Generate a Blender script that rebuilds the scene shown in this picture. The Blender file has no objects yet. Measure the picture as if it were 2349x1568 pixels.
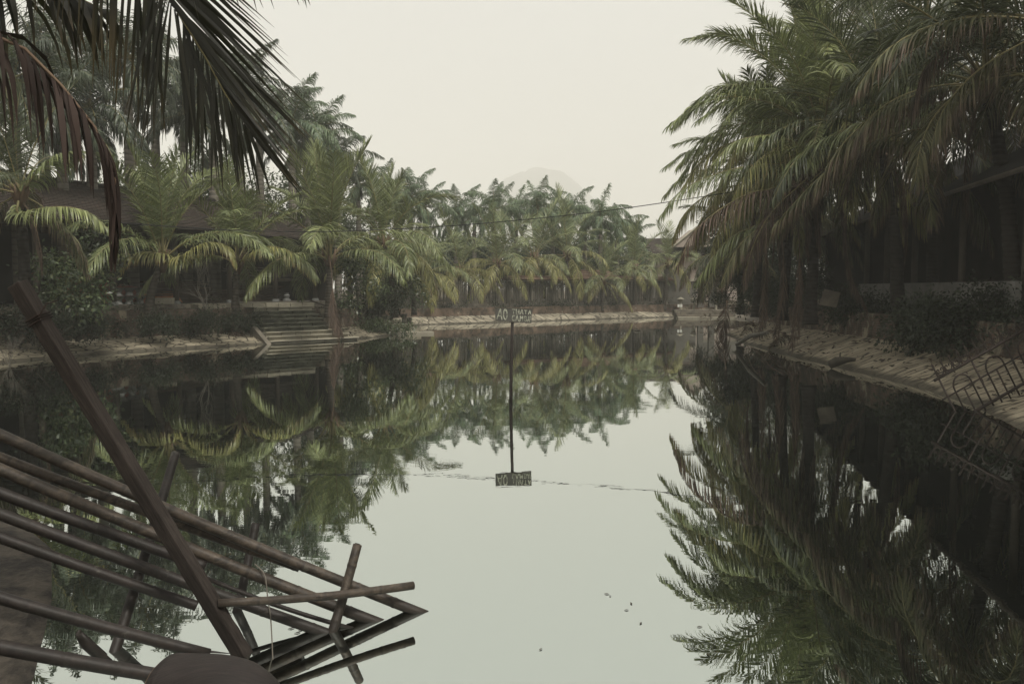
import bpy, bmesh, math, random
import numpy as np
from mathutils import Vector, Matrix, Quaternion, noise

random.seed(7)
RNG = np.random.default_rng(11)
S = bpy.context.scene
COL = S.collection
R = math.radians

# ------------------------------------------------------------------ camera
CAMZ, F, CX, CY, HZ = 2.4, 1827.0, 1174.5, 784.0, 660.0     # all pixel numbers are for a 2349 x 1568 frame
PITCH = math.atan((CY - HZ) / F)
cam = bpy.data.cameras.new('camera')
cam.sensor_width = 36.0
cam.lens = F / 2349.0 * 36.0
cam.clip_start, cam.clip_end = 0.05, 6000.0
co = bpy.data.objects.new('camera', cam)
co.location = (0, 0, CAMZ)
co.rotation_euler = (R(90) - PITCH, 0, 0)
COL.objects.link(co)
S.camera = co

# ------------------------------------------------------------------ sky, sun, exposure
SUN_EL, SUN_AZ = 60.0, 147.0          # azimuth measured from straight ahead (+Y) towards +X
w = bpy.data.worlds.new('World')
S.world = w
w.use_nodes = True
wn, wl = w.node_tree.nodes, w.node_tree.links
wn.clear()
sky = wn.new('ShaderNodeTexSky')
sky.sky_type = 'NISHITA'
sky.sun_disc = False
sky.sun_elevation = R(SUN_EL)
sky.sun_rotation = R(SUN_AZ)
sky.dust_density = 4.0
mixc = wn.new('ShaderNodeMixRGB')
mixc.inputs[0].default_value = 0.93
mixc.inputs[2].default_value = (8.40, 8.36, 7.95, 1)        # the even white overcast
bg = wn.new('ShaderNodeBackground')
bg.inputs[1].default_value = 0.1
wo = wn.new('ShaderNodeOutputWorld')
wl.new(sky.outputs[0], mixc.inputs[1]); wl.new(mixc.outputs[0], bg.inputs[0]); wl.new(bg.outputs[0], wo.inputs[0])
sl = bpy.data.lights.new('sun', 'SUN')
sl.energy = 4.2
sl.angle = R(10)
sl.color = (1.0, 0.95, 0.86)
so = bpy.data.objects.new('sun', sl)
COL.objects.link(so)
_d = Vector((math.sin(R(SUN_AZ)) * math.cos(R(SUN_EL)), math.cos(R(SUN_AZ)) * math.cos(R(SUN_EL)), math.sin(R(SUN_EL))))
so.rotation_euler = _d.to_track_quat('Z', 'Y').to_euler()
S.view_settings.view_transform = 'Standard'
S.view_settings.look = 'None'
S.view_settings.exposure = 0.0
S.view_settings.gamma = 1.0
cy = S.cycles
cy.max_bounces = 7; cy.diffuse_bounces = 2; cy.glossy_bounces = 3; cy.transmission_bounces = 3
cy.transparent_max_bounces = 6; cy.volume_bounces = 3
cy.caustics_reflective = False; cy.caustics_refractive = False
cy.use_adaptive_sampling = True; cy.adaptive_threshold = 0.012
cy.time_limit = 900
cy.use_denoising = True
S.render.use_persistent_data = False

# ------------------------------------------------------------------ pixel -> world
def ray(px, py):
    u, v = (px - CX) / F, -(py - CY) / F
    return Vector((u, math.cos(PITCH) + v * math.sin(PITCH), -math.sin(PITCH) + v * math.cos(PITCH)))
def P(px, py, Y):
    d = ray(px, py)
    return Vector((0, 0, CAMZ)) + d * (Y / d.y)
def Wt(px, py, z=0.0):
    d = ray(px, py)
    return Vector((0, 0, CAMZ)) + d * ((z - CAMZ) / d.z)

# ------------------------------------------------------------------ mesh builder
class MB:
    def __init__(s):
        s.v, s.f, s.m, s.a = [], [], [], []
    def add(s, verts, faces, mat=0, attr=None):
        b = len(s.v)
        s.v.extend([tuple(p) for p in verts])
        s.f.extend([tuple(b + i for i in f) for f in faces])
        s.m.extend([mat] * len(faces))
        s.a.extend(attr if attr is not None else [0.0] * len(verts))
    def tube(s, pts, rad, n=8, mat=0, cap=True, attr=0.0, jit=0.0):
        pts = [Vector(p) for p in pts]
        if not hasattr(rad, '__len__'): rad = [rad] * len(pts)
        vs, fs = [], []
        t0 = (pts[1] - pts[0]).normalized()
        ref = Vector((0, 0, 1)) if abs(t0.z) < 0.9 else Vector((1, 0, 0))
        x = t0.cross(ref).normalized()
        for i, p in enumerate(pts):
            t = (pts[min(i + 1, len(pts) - 1)] - pts[max(i - 1, 0)]).normalized()
            x = (x - t * x.dot(t)).normalized()
            y = t.cross(x)
            for k in range(n):
                a = 2 * math.pi * k / n
                r = rad[i] * (1 + (random.random() - .5) * jit)
                vs.append(p + (x * math.cos(a) + y * math.sin(a)) * r)
        for i in range(len(pts) - 1):
            for k in range(n):
                k2 = (k + 1) % n
                fs.append((i * n + k, i * n + k2, (i + 1) * n + k2, (i + 1) * n + k))
        if cap:
            fs.append(tuple(range(n - 1, -1, -1)))
            fs.append(tuple((len(pts) - 1) * n + k for k in range(n)))
        s.add(vs, fs, mat, [attr] * len(vs))
    def box(s, c, size, rot=None, mat=0, jit=0.0):
        c = Vector(c); hx, hy, hz = size[0] / 2, size[1] / 2, size[2] / 2
        vs = []
        for z in (-hz, hz):
            for x, y in ((-hx, -hy), (hx, -hy), (hx, hy), (-hx, hy)):
                p = Vector((x + (random.random() - .5) * jit, y + (random.random() - .5) * jit, z + (random.random() - .5) * jit))
                if rot is not None: p = rot @ p
                vs.append(c + p)
        s.add(vs, [(3, 2, 1, 0), (4, 5, 6, 7), (0, 1, 5, 4), (1, 2, 6, 5), (2, 3, 7, 6), (3, 0, 4, 7)], mat)
    def build(s, name, mats, parent=None, loc=None, smooth=False, bevel=0.0):
        me = bpy.data.meshes.new(name)
        me.from_pydata(s.v, [], s.f)
        if not isinstance(mats, (list, tuple)): mats = [mats]
        for m in mats: me.materials.append(m)
        me.polygons.foreach_set('material_index', s.m)
        if smooth: me.polygons.foreach_set('use_smooth', [True] * len(s.f))
        at = me.attributes.new('lv', 'FLOAT', 'POINT')
        at.data.foreach_set('value', s.a)
        me.update()
        o = bpy.data.objects.new(name, me)
        COL.objects.link(o)
        if parent is not None: o.parent = parent
        if loc is not None: o.location = loc
        if bevel > 0:
            b = o.modifiers.new('bevel', 'BEVEL'); b.width = bevel; b.segments = 2; b.limit_method = 'ANGLE'
        return o

def np_mesh(name, V, Q, mats, midx=None, lv=None, smooth=False, lr=None):
    """V n x 3, Q list of quads m x 4 (int array)"""
    me = bpy.data.meshes.new(name)
    me.vertices.add(len(V)); me.vertices.foreach_set('co', np.asarray(V, np.float32).ravel())
    nq = len(Q)
    me.loops.add(nq * 4); me.loops.foreach_set('vertex_index', np.asarray(Q, np.int32).ravel())
    me.polygons.add(nq); me.polygons.foreach_set('loop_start', np.arange(0, nq * 4, 4, dtype=np.int32))
    for m in mats: me.materials.append(m)
    if midx is not None: me.polygons.foreach_set('material_index', np.asarray(midx, np.int32))
    if smooth: me.polygons.foreach_set('use_smooth', np.ones(nq, bool))
    if lv is not None:
        at = me.attributes.new('lv', 'FLOAT', 'POINT'); at.data.foreach_set('value', np.asarray(lv, np.float32))
    if lr is None: lr = np.repeat(RNG.random(len(V) // 4 + 1), 4)[:len(V)]
    at = me.attributes.new('lr', 'FLOAT', 'POINT'); at.data.foreach_set('value', np.asarray(lr, np.float32))
    me.update(calc_edges=True); me.validate()
    return me

def tag(o, label=None, cat=None, group=None, kind=None):
    if label: o['label'] = label
    if cat: o['category'] = cat
    if group: o['group'] = group
    if kind: o['kind'] = kind
    return o
def empty(name, loc, label, cat, group=None, rz=0.0):
    o = bpy.data.objects.new(name, None)
    o.empty_display_size = 0.2
    o.location = loc; o.rotation_euler = (0, 0, rz)
    COL.objects.link(o)
    return tag(o, label, cat, group)
def obj(name, me, parent=None, loc=None, rot=None, sc=None):
    o = bpy.data.objects.new(name, me); COL.objects.link(o)
    if parent is not None: o.parent = parent
    if loc is not None: o.location = loc
    if rot is not None: o.rotation_euler = rot
    if sc is not None: o.scale = (sc, sc, sc) if not hasattr(sc, '__len__') else sc
    return o

# ------------------------------------------------------------------ materials
def nodes(name):
    m = bpy.data.materials.new(name); m.use_nodes = True
    nt = m.node_tree; nt.nodes.clear()
    out = nt.nodes.new('ShaderNodeOutputMaterial')
    return m, nt, out
def N(nt, typ, **kw):
    n = nt.nodes.new(typ)
    for k, v in kw.items(): setattr(n, k, v)
    return n
def ramp(nt, fac, stops):
    r = nt.nodes.new('ShaderNodeValToRGB')
    el = r.color_ramp.elements
    while len(el) < len(stops): el.new(0.5)
    for e, (p, c) in zip(el, stops):
        e.position = p; e.color = (c[0], c[1], c[2], 1) if hasattr(c, '__len__') else (c, c, c, 1)
    nt.links.new(fac, r.inputs[0])
    return r.outputs[0]
def mix(nt, fac, a, b, mode='MIX'):
    n = nt.nodes.new('ShaderNodeMixRGB'); n.blend_type = mode
    for k, v in ((0, fac), (1, a), (2, b)):
        if hasattr(v, 'links'): nt.links.new(v, n.inputs[k])
        elif hasattr(v, '__len__'): n.inputs[k].default_value = (v[0], v[1], v[2], 1)
        else: n.inputs[k].default_value = v
    return n.outputs[0]
def math_(nt, op, a, b=None):
    n = nt.nodes.new('ShaderNodeMath'); n.operation = op
    for k, v in ((0, a), (1, b)):
        if v is None: continue
        if hasattr(v, 'links'): nt.links.new(v, n.inputs[k])
        else: n.inputs[k].default_value = v
    return n.outputs[0]
def noise_(nt, scale, vec=None, detail=4, rough=0.6, dist=0.0):
    n = nt.nodes.new('ShaderNodeTexNoise'); n.inputs['Scale'].default_value = scale
    n.inputs['Detail'].default_value = detail; n.inputs['Roughness'].default_value = rough
    n.inputs['Distortion'].default_value = dist
    if vec is not None: nt.links.new(vec, n.inputs['Vector'])
    return n.outputs['Fac']
def coords(nt, which='Object', scale=(1, 1, 1), rot=(0, 0, 0)):
    tc = nt.nodes.new('ShaderNodeTexCoord'); mp = nt.nodes.new('ShaderNodeMapping')
    mp.inputs['Scale'].default_value = scale; mp.inputs['Rotation'].default_value = rot
    nt.links.new(tc.outputs[which], mp.inputs[0])
    return mp.outputs[0]
def bump(nt, h, strength=0.4, dist=0.02):
    b = nt.nodes.new('ShaderNodeBump'); b.inputs['Strength'].default_value = strength
    b.inputs['Distance'].default_value = dist
    nt.links.new(h, b.inputs['Height'])
    return b.outputs[0]
def princ(nt, out, col, rough=0.7, spec=0.3, nrm=None):
    p = nt.nodes.new('ShaderNodeBsdfPrincipled')
    if hasattr(col, 'links'): nt.links.new(col, p.inputs['Base Color'])
    else: p.inputs['Base Color'].default_value = (col[0], col[1], col[2], 1)
    if hasattr(rough, 'links'): nt.links.new(rough, p.inputs['Roughness'])
    else: p.inputs['Roughness'].default_value = rough
    p.inputs['Specular IOR Level'].default_value = spec
    if nrm is not None: nt.links.new(nrm, p.inputs['Normal'])
    nt.links.new(p.outputs[0], out.inputs[0])
    return p

def leaf_mat(name, c1, c2, ctip, tip0=0.75, trans=0.17, rough=0.42, spec=0.45, tipnoise=0.5):
    """leaf: hue differs from one object to the next, tips dry out with a ragged edge"""
    m, nt, out = nodes(name)
    oi = N(nt, 'ShaderNodeObjectInfo')
    base = mix(nt, oi.outputs['Random'], c1, c2)
    nz = noise_(nt, 2.3, coords(nt, 'Object'), 3)
    base = mix(nt, math_(nt, 'MULTIPLY', nz, 0.55), base, [x * 0.62 for x in c1])
    at = N(nt, 'ShaderNodeAttribute', attribute_name='lv')
    nz2 = noise_(nt, 1.1, coords(nt, 'Object'), 2)
    t = math_(nt, 'ADD', at.outputs['Fac'], math_(nt, 'MULTIPLY', math_(nt, 'SUBTRACT', nz2, 0.5), tipnoise * 2))
    tf = ramp(nt, t, [(tip0, 0.0), (min(tip0 + 0.3, 1.0), 1.0)])
    col = mix(nt, tf, base, ctip)
    a2 = N(nt, 'ShaderNodeAttribute', attribute_name='lr')
    col = mix(nt, ramp(nt, a2.outputs['Fac'], [(0.0, 0.65), (0.55, 0.0)]), col, [x * 0.35 for x in c1])
    col = mix(nt, ramp(nt, a2.outputs['Fac'], [(0.72, 0.0), (1.0, 0.5)]), col, [min(1, x * 1.9) for x in c2])
    p = princ(nt, out, col, rough, spec)
    tr = N(nt, 'ShaderNodeBsdfTranslucent')
    tc = mix(nt, 0.4, col, (0.15, 0.18, 0.05))
    nt.links.new(tc, tr.inputs[0])
    ms = N(nt, 'ShaderNodeMixShader'); ms.inputs[0].default_value = trans
    nt.links.new(p.outputs[0], ms.inputs[1]); nt.links.new(tr.outputs[0], ms.inputs[2])
    nt.links.new(ms.outputs[0], out.inputs[0])
    return m
def plain_mat(name, c1, c2, scale=3, rough=0.8, spec=0.2, bstr=0.3, bdist=0.02, stretch=(1, 1, 1), which='Object', obr=0.0, pos=(0.35, 0.7)):
    m, nt, out = nodes(name)
    v = coords(nt, which, stretch)
    nz = noise_(nt, scale, v, 6, 0.65)
    col = mix(nt, ramp(nt, nz, [(pos[0], 0.0), (pos[1], 1.0)]), c1, c2)
    if obr > 0:
        oi = N(nt, 'ShaderNodeObjectInfo')
        col = mix(nt, math_(nt, 'MULTIPLY', oi.outputs['Random'], obr), col, [x * 0.4 for x in c1])
    princ(nt, out, col, rough, spec, bump(nt, noise_(nt, scale * 4, v, 5), bstr, bdist))
    return m

M = {}
M['coco'] = leaf_mat('coconut_leaf', (0.155, 0.190, 0.080), (0.215, 0.240, 0.095), (0.28, 0.235, 0.10), 0.9)
M['coco_yellow'] = leaf_mat('coconut_leaf_yellowing', (0.24, 0.245, 0.09), (0.30, 0.28, 0.10), (0.30, 0.21, 0.10), 0.75)
M['coco_far'] = leaf_mat('coconut_leaf_pale', (0.19, 0.225, 0.11), (0.23, 0.26, 0.115), (0.26, 0.24, 0.12), 0.9)  # paler coconut leaf for the far palms
M['coco_shade'] = leaf_mat('coconut_leaf_shaded', (0.056, 0.072, 0.034), (0.08, 0.094, 0.04), (0.17, 0.11, 0.05), 0.9)  # coconut leaf copy with shade put into its colour
M['dead'] = leaf_mat('dry_leaf', (0.080, 0.057, 0.045), (0.12, 0.085, 0.065), (0.16, 0.12, 0.085), 0.7, 0.06, 0.7, 0.15)
M['dead_dark'] = leaf_mat('dry_leaf_dark', (0.032, 0.022, 0.019), (0.046, 0.032, 0.027), (0.07, 0.05, 0.04), 0.8, 0.06, 0.7, 0.15)
M['half_dead'] = leaf_mat('half_dry_leaf', (0.085, 0.095, 0.042), (0.11, 0.105, 0.05), (0.115, 0.078, 0.056), 0.42, 0.15, 0.55, 0.3)
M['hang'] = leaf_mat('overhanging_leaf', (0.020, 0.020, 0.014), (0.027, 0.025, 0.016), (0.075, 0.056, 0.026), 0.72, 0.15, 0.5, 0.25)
M['royal'] = leaf_mat('royal_palm_leaf', (0.120, 0.178, 0.105), (0.165, 0.225, 0.122), (0.19, 0.16, 0.10), 0.98, 0.25)
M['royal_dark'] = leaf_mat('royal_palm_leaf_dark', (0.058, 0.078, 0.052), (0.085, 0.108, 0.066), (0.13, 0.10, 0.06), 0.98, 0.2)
M['rachis'] = plain_mat('leaf_stalk', (0.17, 0.16, 0.07), (0.24, 0.20, 0.10), 2, 0.5)
M['rachis_dead'] = plain_mat('dry_leaf_stalk', (0.12, 0.08, 0.055), (0.17, 0.12, 0.08), 2, 0.7)
M['crownshaft'] = plain_mat('crownshaft_green', (0.10, 0.145, 0.065), (0.13, 0.16, 0.08), 2, 0.45)
M['bush'] = leaf_mat('bush_leaf', (0.050, 0.078, 0.034), (0.085, 0.112, 0.05), (0.10, 0.12, 0.06), 0.99, 0.2, 0.38, 0.5)
M['bush_pale'] = leaf_mat('bush_leaf_pale', (0.15, 0.18, 0.085), (0.20, 0.21, 0.09), (0.2, 0.2, 0.1), 0.99, 0.3, 0.38, 0.5)
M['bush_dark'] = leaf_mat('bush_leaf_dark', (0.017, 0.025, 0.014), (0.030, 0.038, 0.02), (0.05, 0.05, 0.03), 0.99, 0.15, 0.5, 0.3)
M['tree_far'] = leaf_mat('distant_tree_leaf', (0.055, 0.085, 0.052), (0.08, 0.11, 0.062), (0.07, 0.09, 0.05), 0.99, 0.2, 0.5, 0.3)

def trunk_mat(name, c1, c2, rings):
    m, nt, out = nodes(name)
    v = coords(nt, 'Object')
    wv = N(nt, 'ShaderNodeTexWave'); wv.bands_direction = 'Z'
    wv.inputs['Scale'].default_value = rings; wv.inputs['Distortion'].default_value = 1.6
    wv.inputs['Detail'].default_value = 3
    nt.links.new(v, wv.inputs[0])
    nz = noise_(nt, 3.5, v, 5)
    col = mix(nt, nz, c1, c2)
    col = mix(nt, ramp(nt, wv.outputs['Fac'], [(0.0, 0.5), (0.25, 0.0)]), col, [x * 0.45 for x in c1])
    princ(nt, out, col, 0.85, 0.15, bump(nt, wv.outputs['Fac'], 0.6, 0.03))
    return m
M['trunk_coco'] = trunk_mat('coconut_trunk_bark', (0.060, 0.052, 0.042), (0.095, 0.082, 0.066), 2.2)
M['trunk_royal'] = trunk_mat('royal_trunk_bark', (0.14, 0.125, 0.105), (0.19, 0.175, 0.145), 1.2)
M['trunk_dark'] = trunk_mat('shaded_trunk_bark', (0.022, 0.019, 0.016), (0.042, 0.036, 0.03), 2.2)  # coconut bark darkened so the trunks read as shaded
M['bark'] = plain_mat('tree_bark', (0.05, 0.045, 0.035), (0.08, 0.07, 0.055), 4, 0.9)
M['twig'] = plain_mat('bare_twig', (0.11, 0.10, 0.085), (0.16, 0.145, 0.12), 4, 0.9)

def wood_mat(name, c1, c2, st=(1, 1, 12), rough=0.75, spec=0.2, obr=0.3):
    m, nt, out = nodes(name)
    v = coords(nt, 'Object', st)
    a = noise_(nt, 6, v, 6, 0.7, 0.4)
    b = noise_(nt, 1.3, coords(nt, 'Object'), 4)
    col = mix(nt, ramp(nt, a, [(0.3, 0), (0.7, 1)]), c1, c2)
    col = mix(nt, ramp(nt, b, [(0.45, 0.0), (0.75, 0.7)]), col, [x * 0.45 for x in c1])
    oi = N(nt, 'ShaderNodeObjectInfo')
    col = mix(nt, math_(nt, 'MULTIPLY', oi.outputs['Random'], obr), col, [x * 0.5 for x in c1])
    princ(nt, out, col, rough, spec, bump(nt, a, 0.35, 0.01))
    return m
M['post'] = wood_mat('grey_post_wood', (0.075, 0.062, 0.05), (0.115, 0.096, 0.078), (10, 10, 1))
M['slat'] = wood_mat('weathered_slat', (0.045, 0.04, 0.032), (0.23, 0.21, 0.165), (3.0, 3.0, 0.12))
M['board'] = wood_mat('stacked_board', (0.12, 0.085, 0.065), (0.19, 0.145, 0.11), (1, 8, 8), 0.8, 0.15, 0.7)
M['dark_wood'] = wood_mat('dark_wood', (0.03, 0.024, 0.02), (0.045, 0.036, 0.03), (8, 8, 1))

def roof_mat(name, c1, c2, sx=0.22, sy=0.18):
    m, nt, out = nodes(name)
    tc = N(nt, 'ShaderNodeUVMap'); tc.uv_map = 'UVMap'
    br = N(nt, 'ShaderNodeTexBrick')
    br.inputs['Scale'].default_value = 1.0; br.inputs['Brick Width'].default_value = sx; br.inputs['Row Height'].default_value = sy
    br.inputs['Mortar Size'].default_value = 0.012
    br.inputs['Color1'].default_value = (*c1, 1); br.inputs['Color2'].default_value = (*c2, 1)
    br.inputs['Mortar'].default_value = (c1[0] * .3, c1[1] * .3, c1[2] * .3, 1)
    nt.links.new(tc.outputs[0], br.inputs[0])
    nz = noise_(nt, 0.7, coords(nt, 'Object'), 6, 0.7)
    col = mix(nt, ramp(nt, nz, [(0.4, 0), (0.7, 0.8)]), br.outputs[0], (c1[0] * .45, c1[1] * .5, c1[2] * .45))
    nz2 = noise_(nt, 9, coords(nt, 'Object'), 2)
    col = mix(nt, ramp(nt, nz2, [(0.70, 0), (0.78, 0.6)]), col, (0.30, 0.19, 0.13))
    princ(nt, out, col, 0.85, 0.15, bump(nt, br.outputs['Fac'], 0.5, 0.02))
    return m
M['roof_tile'] = roof_mat('old_roof_tile', (0.060, 0.048, 0.042), (0.085, 0.065, 0.055))
M['roof_red'] = roof_mat('red_roof_tile', (0.20, 0.135, 0.10), (0.26, 0.175, 0.13), 0.2, 0.2)
M['roof_dark'] = plain_mat('dark_roof_sheet', (0.013, 0.012, 0.011), (0.022, 0.019, 0.017), 2, 0.9)

def brick_mat(name, c1, c2, plaster, amount):
    """old brick with plaster that has come away in patches"""
    m, nt, out = nodes(name)
    tc = N(nt, 'ShaderNodeUVMap'); tc.uv_map = 'UVMap'
    br = N(nt, 'ShaderNodeTexBrick')
    br.inputs['Scale'].default_value = 1.0; br.inputs['Brick Width'].default_value = 0.22; br.inputs['Row Height'].default_value = 0.075
    br.inputs['Mortar Size'].default_value = 0.012
    br.inputs['Color1'].default_value = (*c1, 1); br.inputs['Color2'].default_value = (*c2, 1)
    br.inputs['Mortar'].default_value = (0.12, 0.105, 0.085, 1)
    nt.links.new(tc.outputs[0], br.inputs[0])
    mp = N(nt, 'ShaderNodeMapping'); mp.inputs['Scale'].default_value = (1, 0.55, 1)
    nt.links.new(tc.outputs[0], mp.inputs[0])
    nz = noise_(nt, 1.6, mp.outputs[0], 7, 0.68, 0.5)
    col = mix(nt, ramp(nt, nz, [(amount, 0), (amount + 0.05, 1)]), br.outputs[0], plaster)
    mp2 = N(nt, 'ShaderNodeMapping'); mp2.inputs['Scale'].default_value = (1.3, 0.7, 1)
    nt.links.new(tc.outputs[0], mp2.inputs[0])
    st = noise_(nt, 1.5, mp2.outputs[0], 6, 0.7)
    col = mix(nt, ramp(nt, st, [(0.42, 0.0), (0.62, 0.85)]), col, (0.035, 0.032, 0.026))
    princ(nt, out, col, 0.9, 0.1, bump(nt, br.outputs['Fac'], 0.5, 0.015))
    return m
M['brick'] = brick_mat('patched_brick', (0.095, 0.062, 0.048), (0.13, 0.082, 0.062), (0.27, 0.235, 0.175), 0.53)
M['brick_far'] = brick_mat('brown_brick', (0.17, 0.12, 0.085), (0.22, 0.15, 0.11), (0.34, 0.30, 0.23), 0.62)

def pave_mat(name, c1, c2, crack, scale, stretch, rot, width, mode='voronoi', dirt=0.5):
    """stone lining of the slope, laid along the bank"""
    m, nt, out = nodes(name)
    tc = N(nt, 'ShaderNodeUVMap'); tc.uv_map = 'UVMap'
    mp = N(nt, 'ShaderNodeMapping'); mp.inputs['Scale'].default_value = stretch; mp.inputs['Rotation'].default_value = (0, 0, rot)
    nt.links.new(tc.outputs[0], mp.inputs[0])
    vo = N(nt, 'ShaderNodeTexVoronoi'); vo.feature = 'DISTANCE_TO_EDGE'; vo.inputs['Scale'].default_value = scale
    vo2 = N(nt, 'ShaderNodeTexVoronoi'); vo2.feature = 'F1'; vo2.inputs['Scale'].default_value = scale
    nt.links.new(mp.outputs[0], vo.inputs[0]); nt.links.new(mp.outputs[0], vo2.inputs[0])
    nz = noise_(nt, 5, tc.outputs[0], 6, 0.7)
    col = mix(nt, nz, c1, c2)
    sx_ = N(nt, 'ShaderNodeSeparateColor'); nt.links.new(vo2.outputs['Color'], sx_.inputs[0])
    col = mix(nt, math_(nt, 'MULTIPLY', sx_.outputs[0], 0.55), col, [x * 0.5 for x in c1])
    big = noise_(nt, 0.8, tc.outputs[0], 5, 0.65)
    col = mix(nt, ramp(nt, big, [(0.45, 0), (0.72, dirt)]), col, [x * 0.35 for x in c1])
    e = math_(nt, 'ADD', vo.outputs['Distance'], math_(nt, 'MULTIPLY', math_(nt, 'SUBTRACT', noise_(nt, 9, tc.outputs[0], 3), 0.5), width * 1.2))
    cf = ramp(nt, e, [(width * 0.5, 1.0), (width, 0.0)])
    col = mix(nt, cf, col, crack)
    sp = N(nt, 'ShaderNodeSeparateXYZ'); nt.links.new(tc.outputs[0], sp.inputs[0])
    wl_ = math_(nt, 'ADD', sp.outputs[1], math_(nt, 'MULTIPLY', noise_(nt, 1.3, tc.outputs[0], 5), 0.5))
    col = mix(nt, ramp(nt, math_(nt, 'MULTIPLY', wl_, 0.4), [(0.54, 0.85), (0.60, 0.0)]), col, (0.05, 0.044, 0.034))
    sp2 = noise_(nt, 14, tc.outputs[0], 3, 0.6)
    col = mix(nt, ramp(nt, sp2, [(0.66, 0.0), (0.72, 0.6)]), col, (0.06, 0.05, 0.04))
    princ(nt, out, col, 0.85, 0.15, bump(nt, ramp(nt, e, [(0.0, 0.0), (width * 2, 1.0)]), 0.8, 0.05))
    return m
M['pave_left'] = pave_mat('stone_lining', (0.27, 0.24, 0.175), (0.38, 0.335, 0.25), (0.045, 0.04, 0.03), 1.9, (1, 1.25, 1), 0.15, 0.05)
M['pave_far'] = pave_mat('pale_stone_lining', (0.33, 0.295, 0.225), (0.45, 0.405, 0.31), (0.085, 0.075, 0.058), 1.5, (1.5, 0.5, 1), 0.7, 0.07, dirt=0.5)
M['pave_right'] = pave_mat('sandy_stone_lining', (0.34, 0.29, 0.21), (0.47, 0.41, 0.305), (0.06, 0.05, 0.038), 2.0, (1.9, 0.55, 1), -0.5, 0.042, dirt=0.8)
M['concrete'] = plain_mat('old_concrete', (0.27, 0.25, 0.20), (0.40, 0.37, 0.29), 2.2, 0.9, 0.1, 0.4, 0.02)
M['concrete_dark'] = plain_mat('stained_concrete', (0.10, 0.09, 0.075), (0.22, 0.195, 0.155), 1.8, 0.9, 0.1, 0.4, 0.02)
M['mossy'] = plain_mat('mossy_stone', (0.06, 0.062, 0.045), (0.17, 0.17, 0.13), 2.5, 0.9, 0.1, 0.6, 0.03, (1, 1, 3))
M['near_bank'] = plain_mat('dark_cement_bank', (0.018, 0.016, 0.014), (0.062, 0.053, 0.043), 5.0, 0.85, 0.2, 0.7, 0.03, (1, 0.5, 1), pos=(.40, .60))  # dark cement with random paler patches
M['soil'] = plain_mat('soil', (0.055, 0.046, 0.034), (0.11, 0.09, 0.065), 1.2, 0.95, 0.05, 0.6, 0.06)
M['white_wall'] = plain_mat('grey_white_wall', (0.17, 0.165, 0.155), (0.27, 0.26, 0.24), 1.5, 0.9, 0.1)
M['far_wall'] = plain_mat('far_house_wall', (0.28, 0.235, 0.20), (0.34, 0.29, 0.25), 1.0, 0.9)
M['far_dark_wall'] = plain_mat('far_grey_wall', (0.11, 0.105, 0.09), (0.15, 0.14, 0.12), 1.0, 0.9)
M['iron'] = plain_mat('rusty_iron', (0.018, 0.014, 0.012), (0.04, 0.026, 0.02), 6, 0.7, 0.3)
M['sign_board'] = plain_mat('sign_board_paint', (0.085, 0.085, 0.078), (0.13, 0.125, 0.11), 5, 0.85, 0.1)
M['sign_paint'] = plain_mat('worn_white_lettering', (0.20, 0.205, 0.165), (0.50, 0.51, 0.41), 16, 0.9, 0.1, pos=(0.40, 0.6))
M['pole'] = plain_mat('sign_pole_wood', (0.024, 0.020, 0.018), (0.04, 0.032, 0.028), 6, 0.8)
M['tarp_red'] = plain_mat('red_tarp', (0.20, 0.065, 0.045), (0.27, 0.095, 0.06), 3, 0.6, 0.3)
M['tarp_orange'] = plain_mat('orange_sheeting', (0.34, 0.12, 0.05), (0.42, 0.17, 0.08), 3, 0.6, 0.3)
M['stone_grey'] = plain_mat('carved_grey_stone', (0.15, 0.155, 0.15), (0.21, 0.215, 0.205), 4, 0.8)
M['white_paint'] = plain_mat('white_paint', (0.6, 0.6, 0.55), (0.72, 0.72, 0.66), 4, 0.7)
M['cable'] = plain_mat('black_cable', (0.01, 0.01, 0.01), (0.015, 0.015, 0.015), 4, 0.6)
M['rock'] = plain_mat('hill_rock', (0.06, 0.075, 0.055), (0.11, 0.12, 0.10), 0.03, 0.95)
M['sheath'] = None

def bamboo_mat(name, c1, c2):
    m, nt, out = nodes(name)
    v = coords(nt, 'Object')
    a = noise_(nt, 5, v, 6, 0.7)
    b = noise_(nt, 26, v, 4)
    col = mix(nt, ramp(nt, a, [(0.32, 0), (0.68, 1)]), c1, c2)
    col = mix(nt, ramp(nt, b, [(0.35, 0.55), (0.55, 0)]), col, [x * 0.4 for x in c1])
    st = noise_(nt, 2.2, coords(nt, 'Object', (1, 1, 2.5)), 7, 0.75, 0.6)
    col = mix(nt, ramp(nt, st, [(0.47, 0.0), (0.56, 0.8)]), col, (0.016, 0.014, 0.011))
    ac = noise_(nt, 7.0, v, 5, 0.7)
    col = mix(nt, ramp(nt, ac, [(0.64, 0.0), (0.70, 0.45)]), col, (0.14, 0.135, 0.11))
    at = N(nt, 'ShaderNodeAttribute', attribute_name='lv')
    col = mix(nt, math_(nt, 'MULTIPLY', at.outputs['Fac'], 0.85), col, (0.022, 0.018, 0.015))
    oi = N(nt, 'ShaderNodeObjectInfo')
    col = mix(nt, math_(nt, 'MULTIPLY', oi.outputs['Random'], 0.35), col, [x * 0.6 for x in c1])
    princ(nt, out, col, 0.55, 0.3, bump(nt, b, 0.25, 0.006))
    return m
M['bamboo'] = bamboo_mat('weathered_bamboo', (0.040, 0.031, 0.024), (0.135, 0.106, 0.078))
M['bamboo_dark'] = bamboo_mat('dimmed_bamboo', (0.014, 0.011, 0.010), (0.040, 0.031, 0.026))  # bamboo copy with corner vignetting put into its colour
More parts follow.
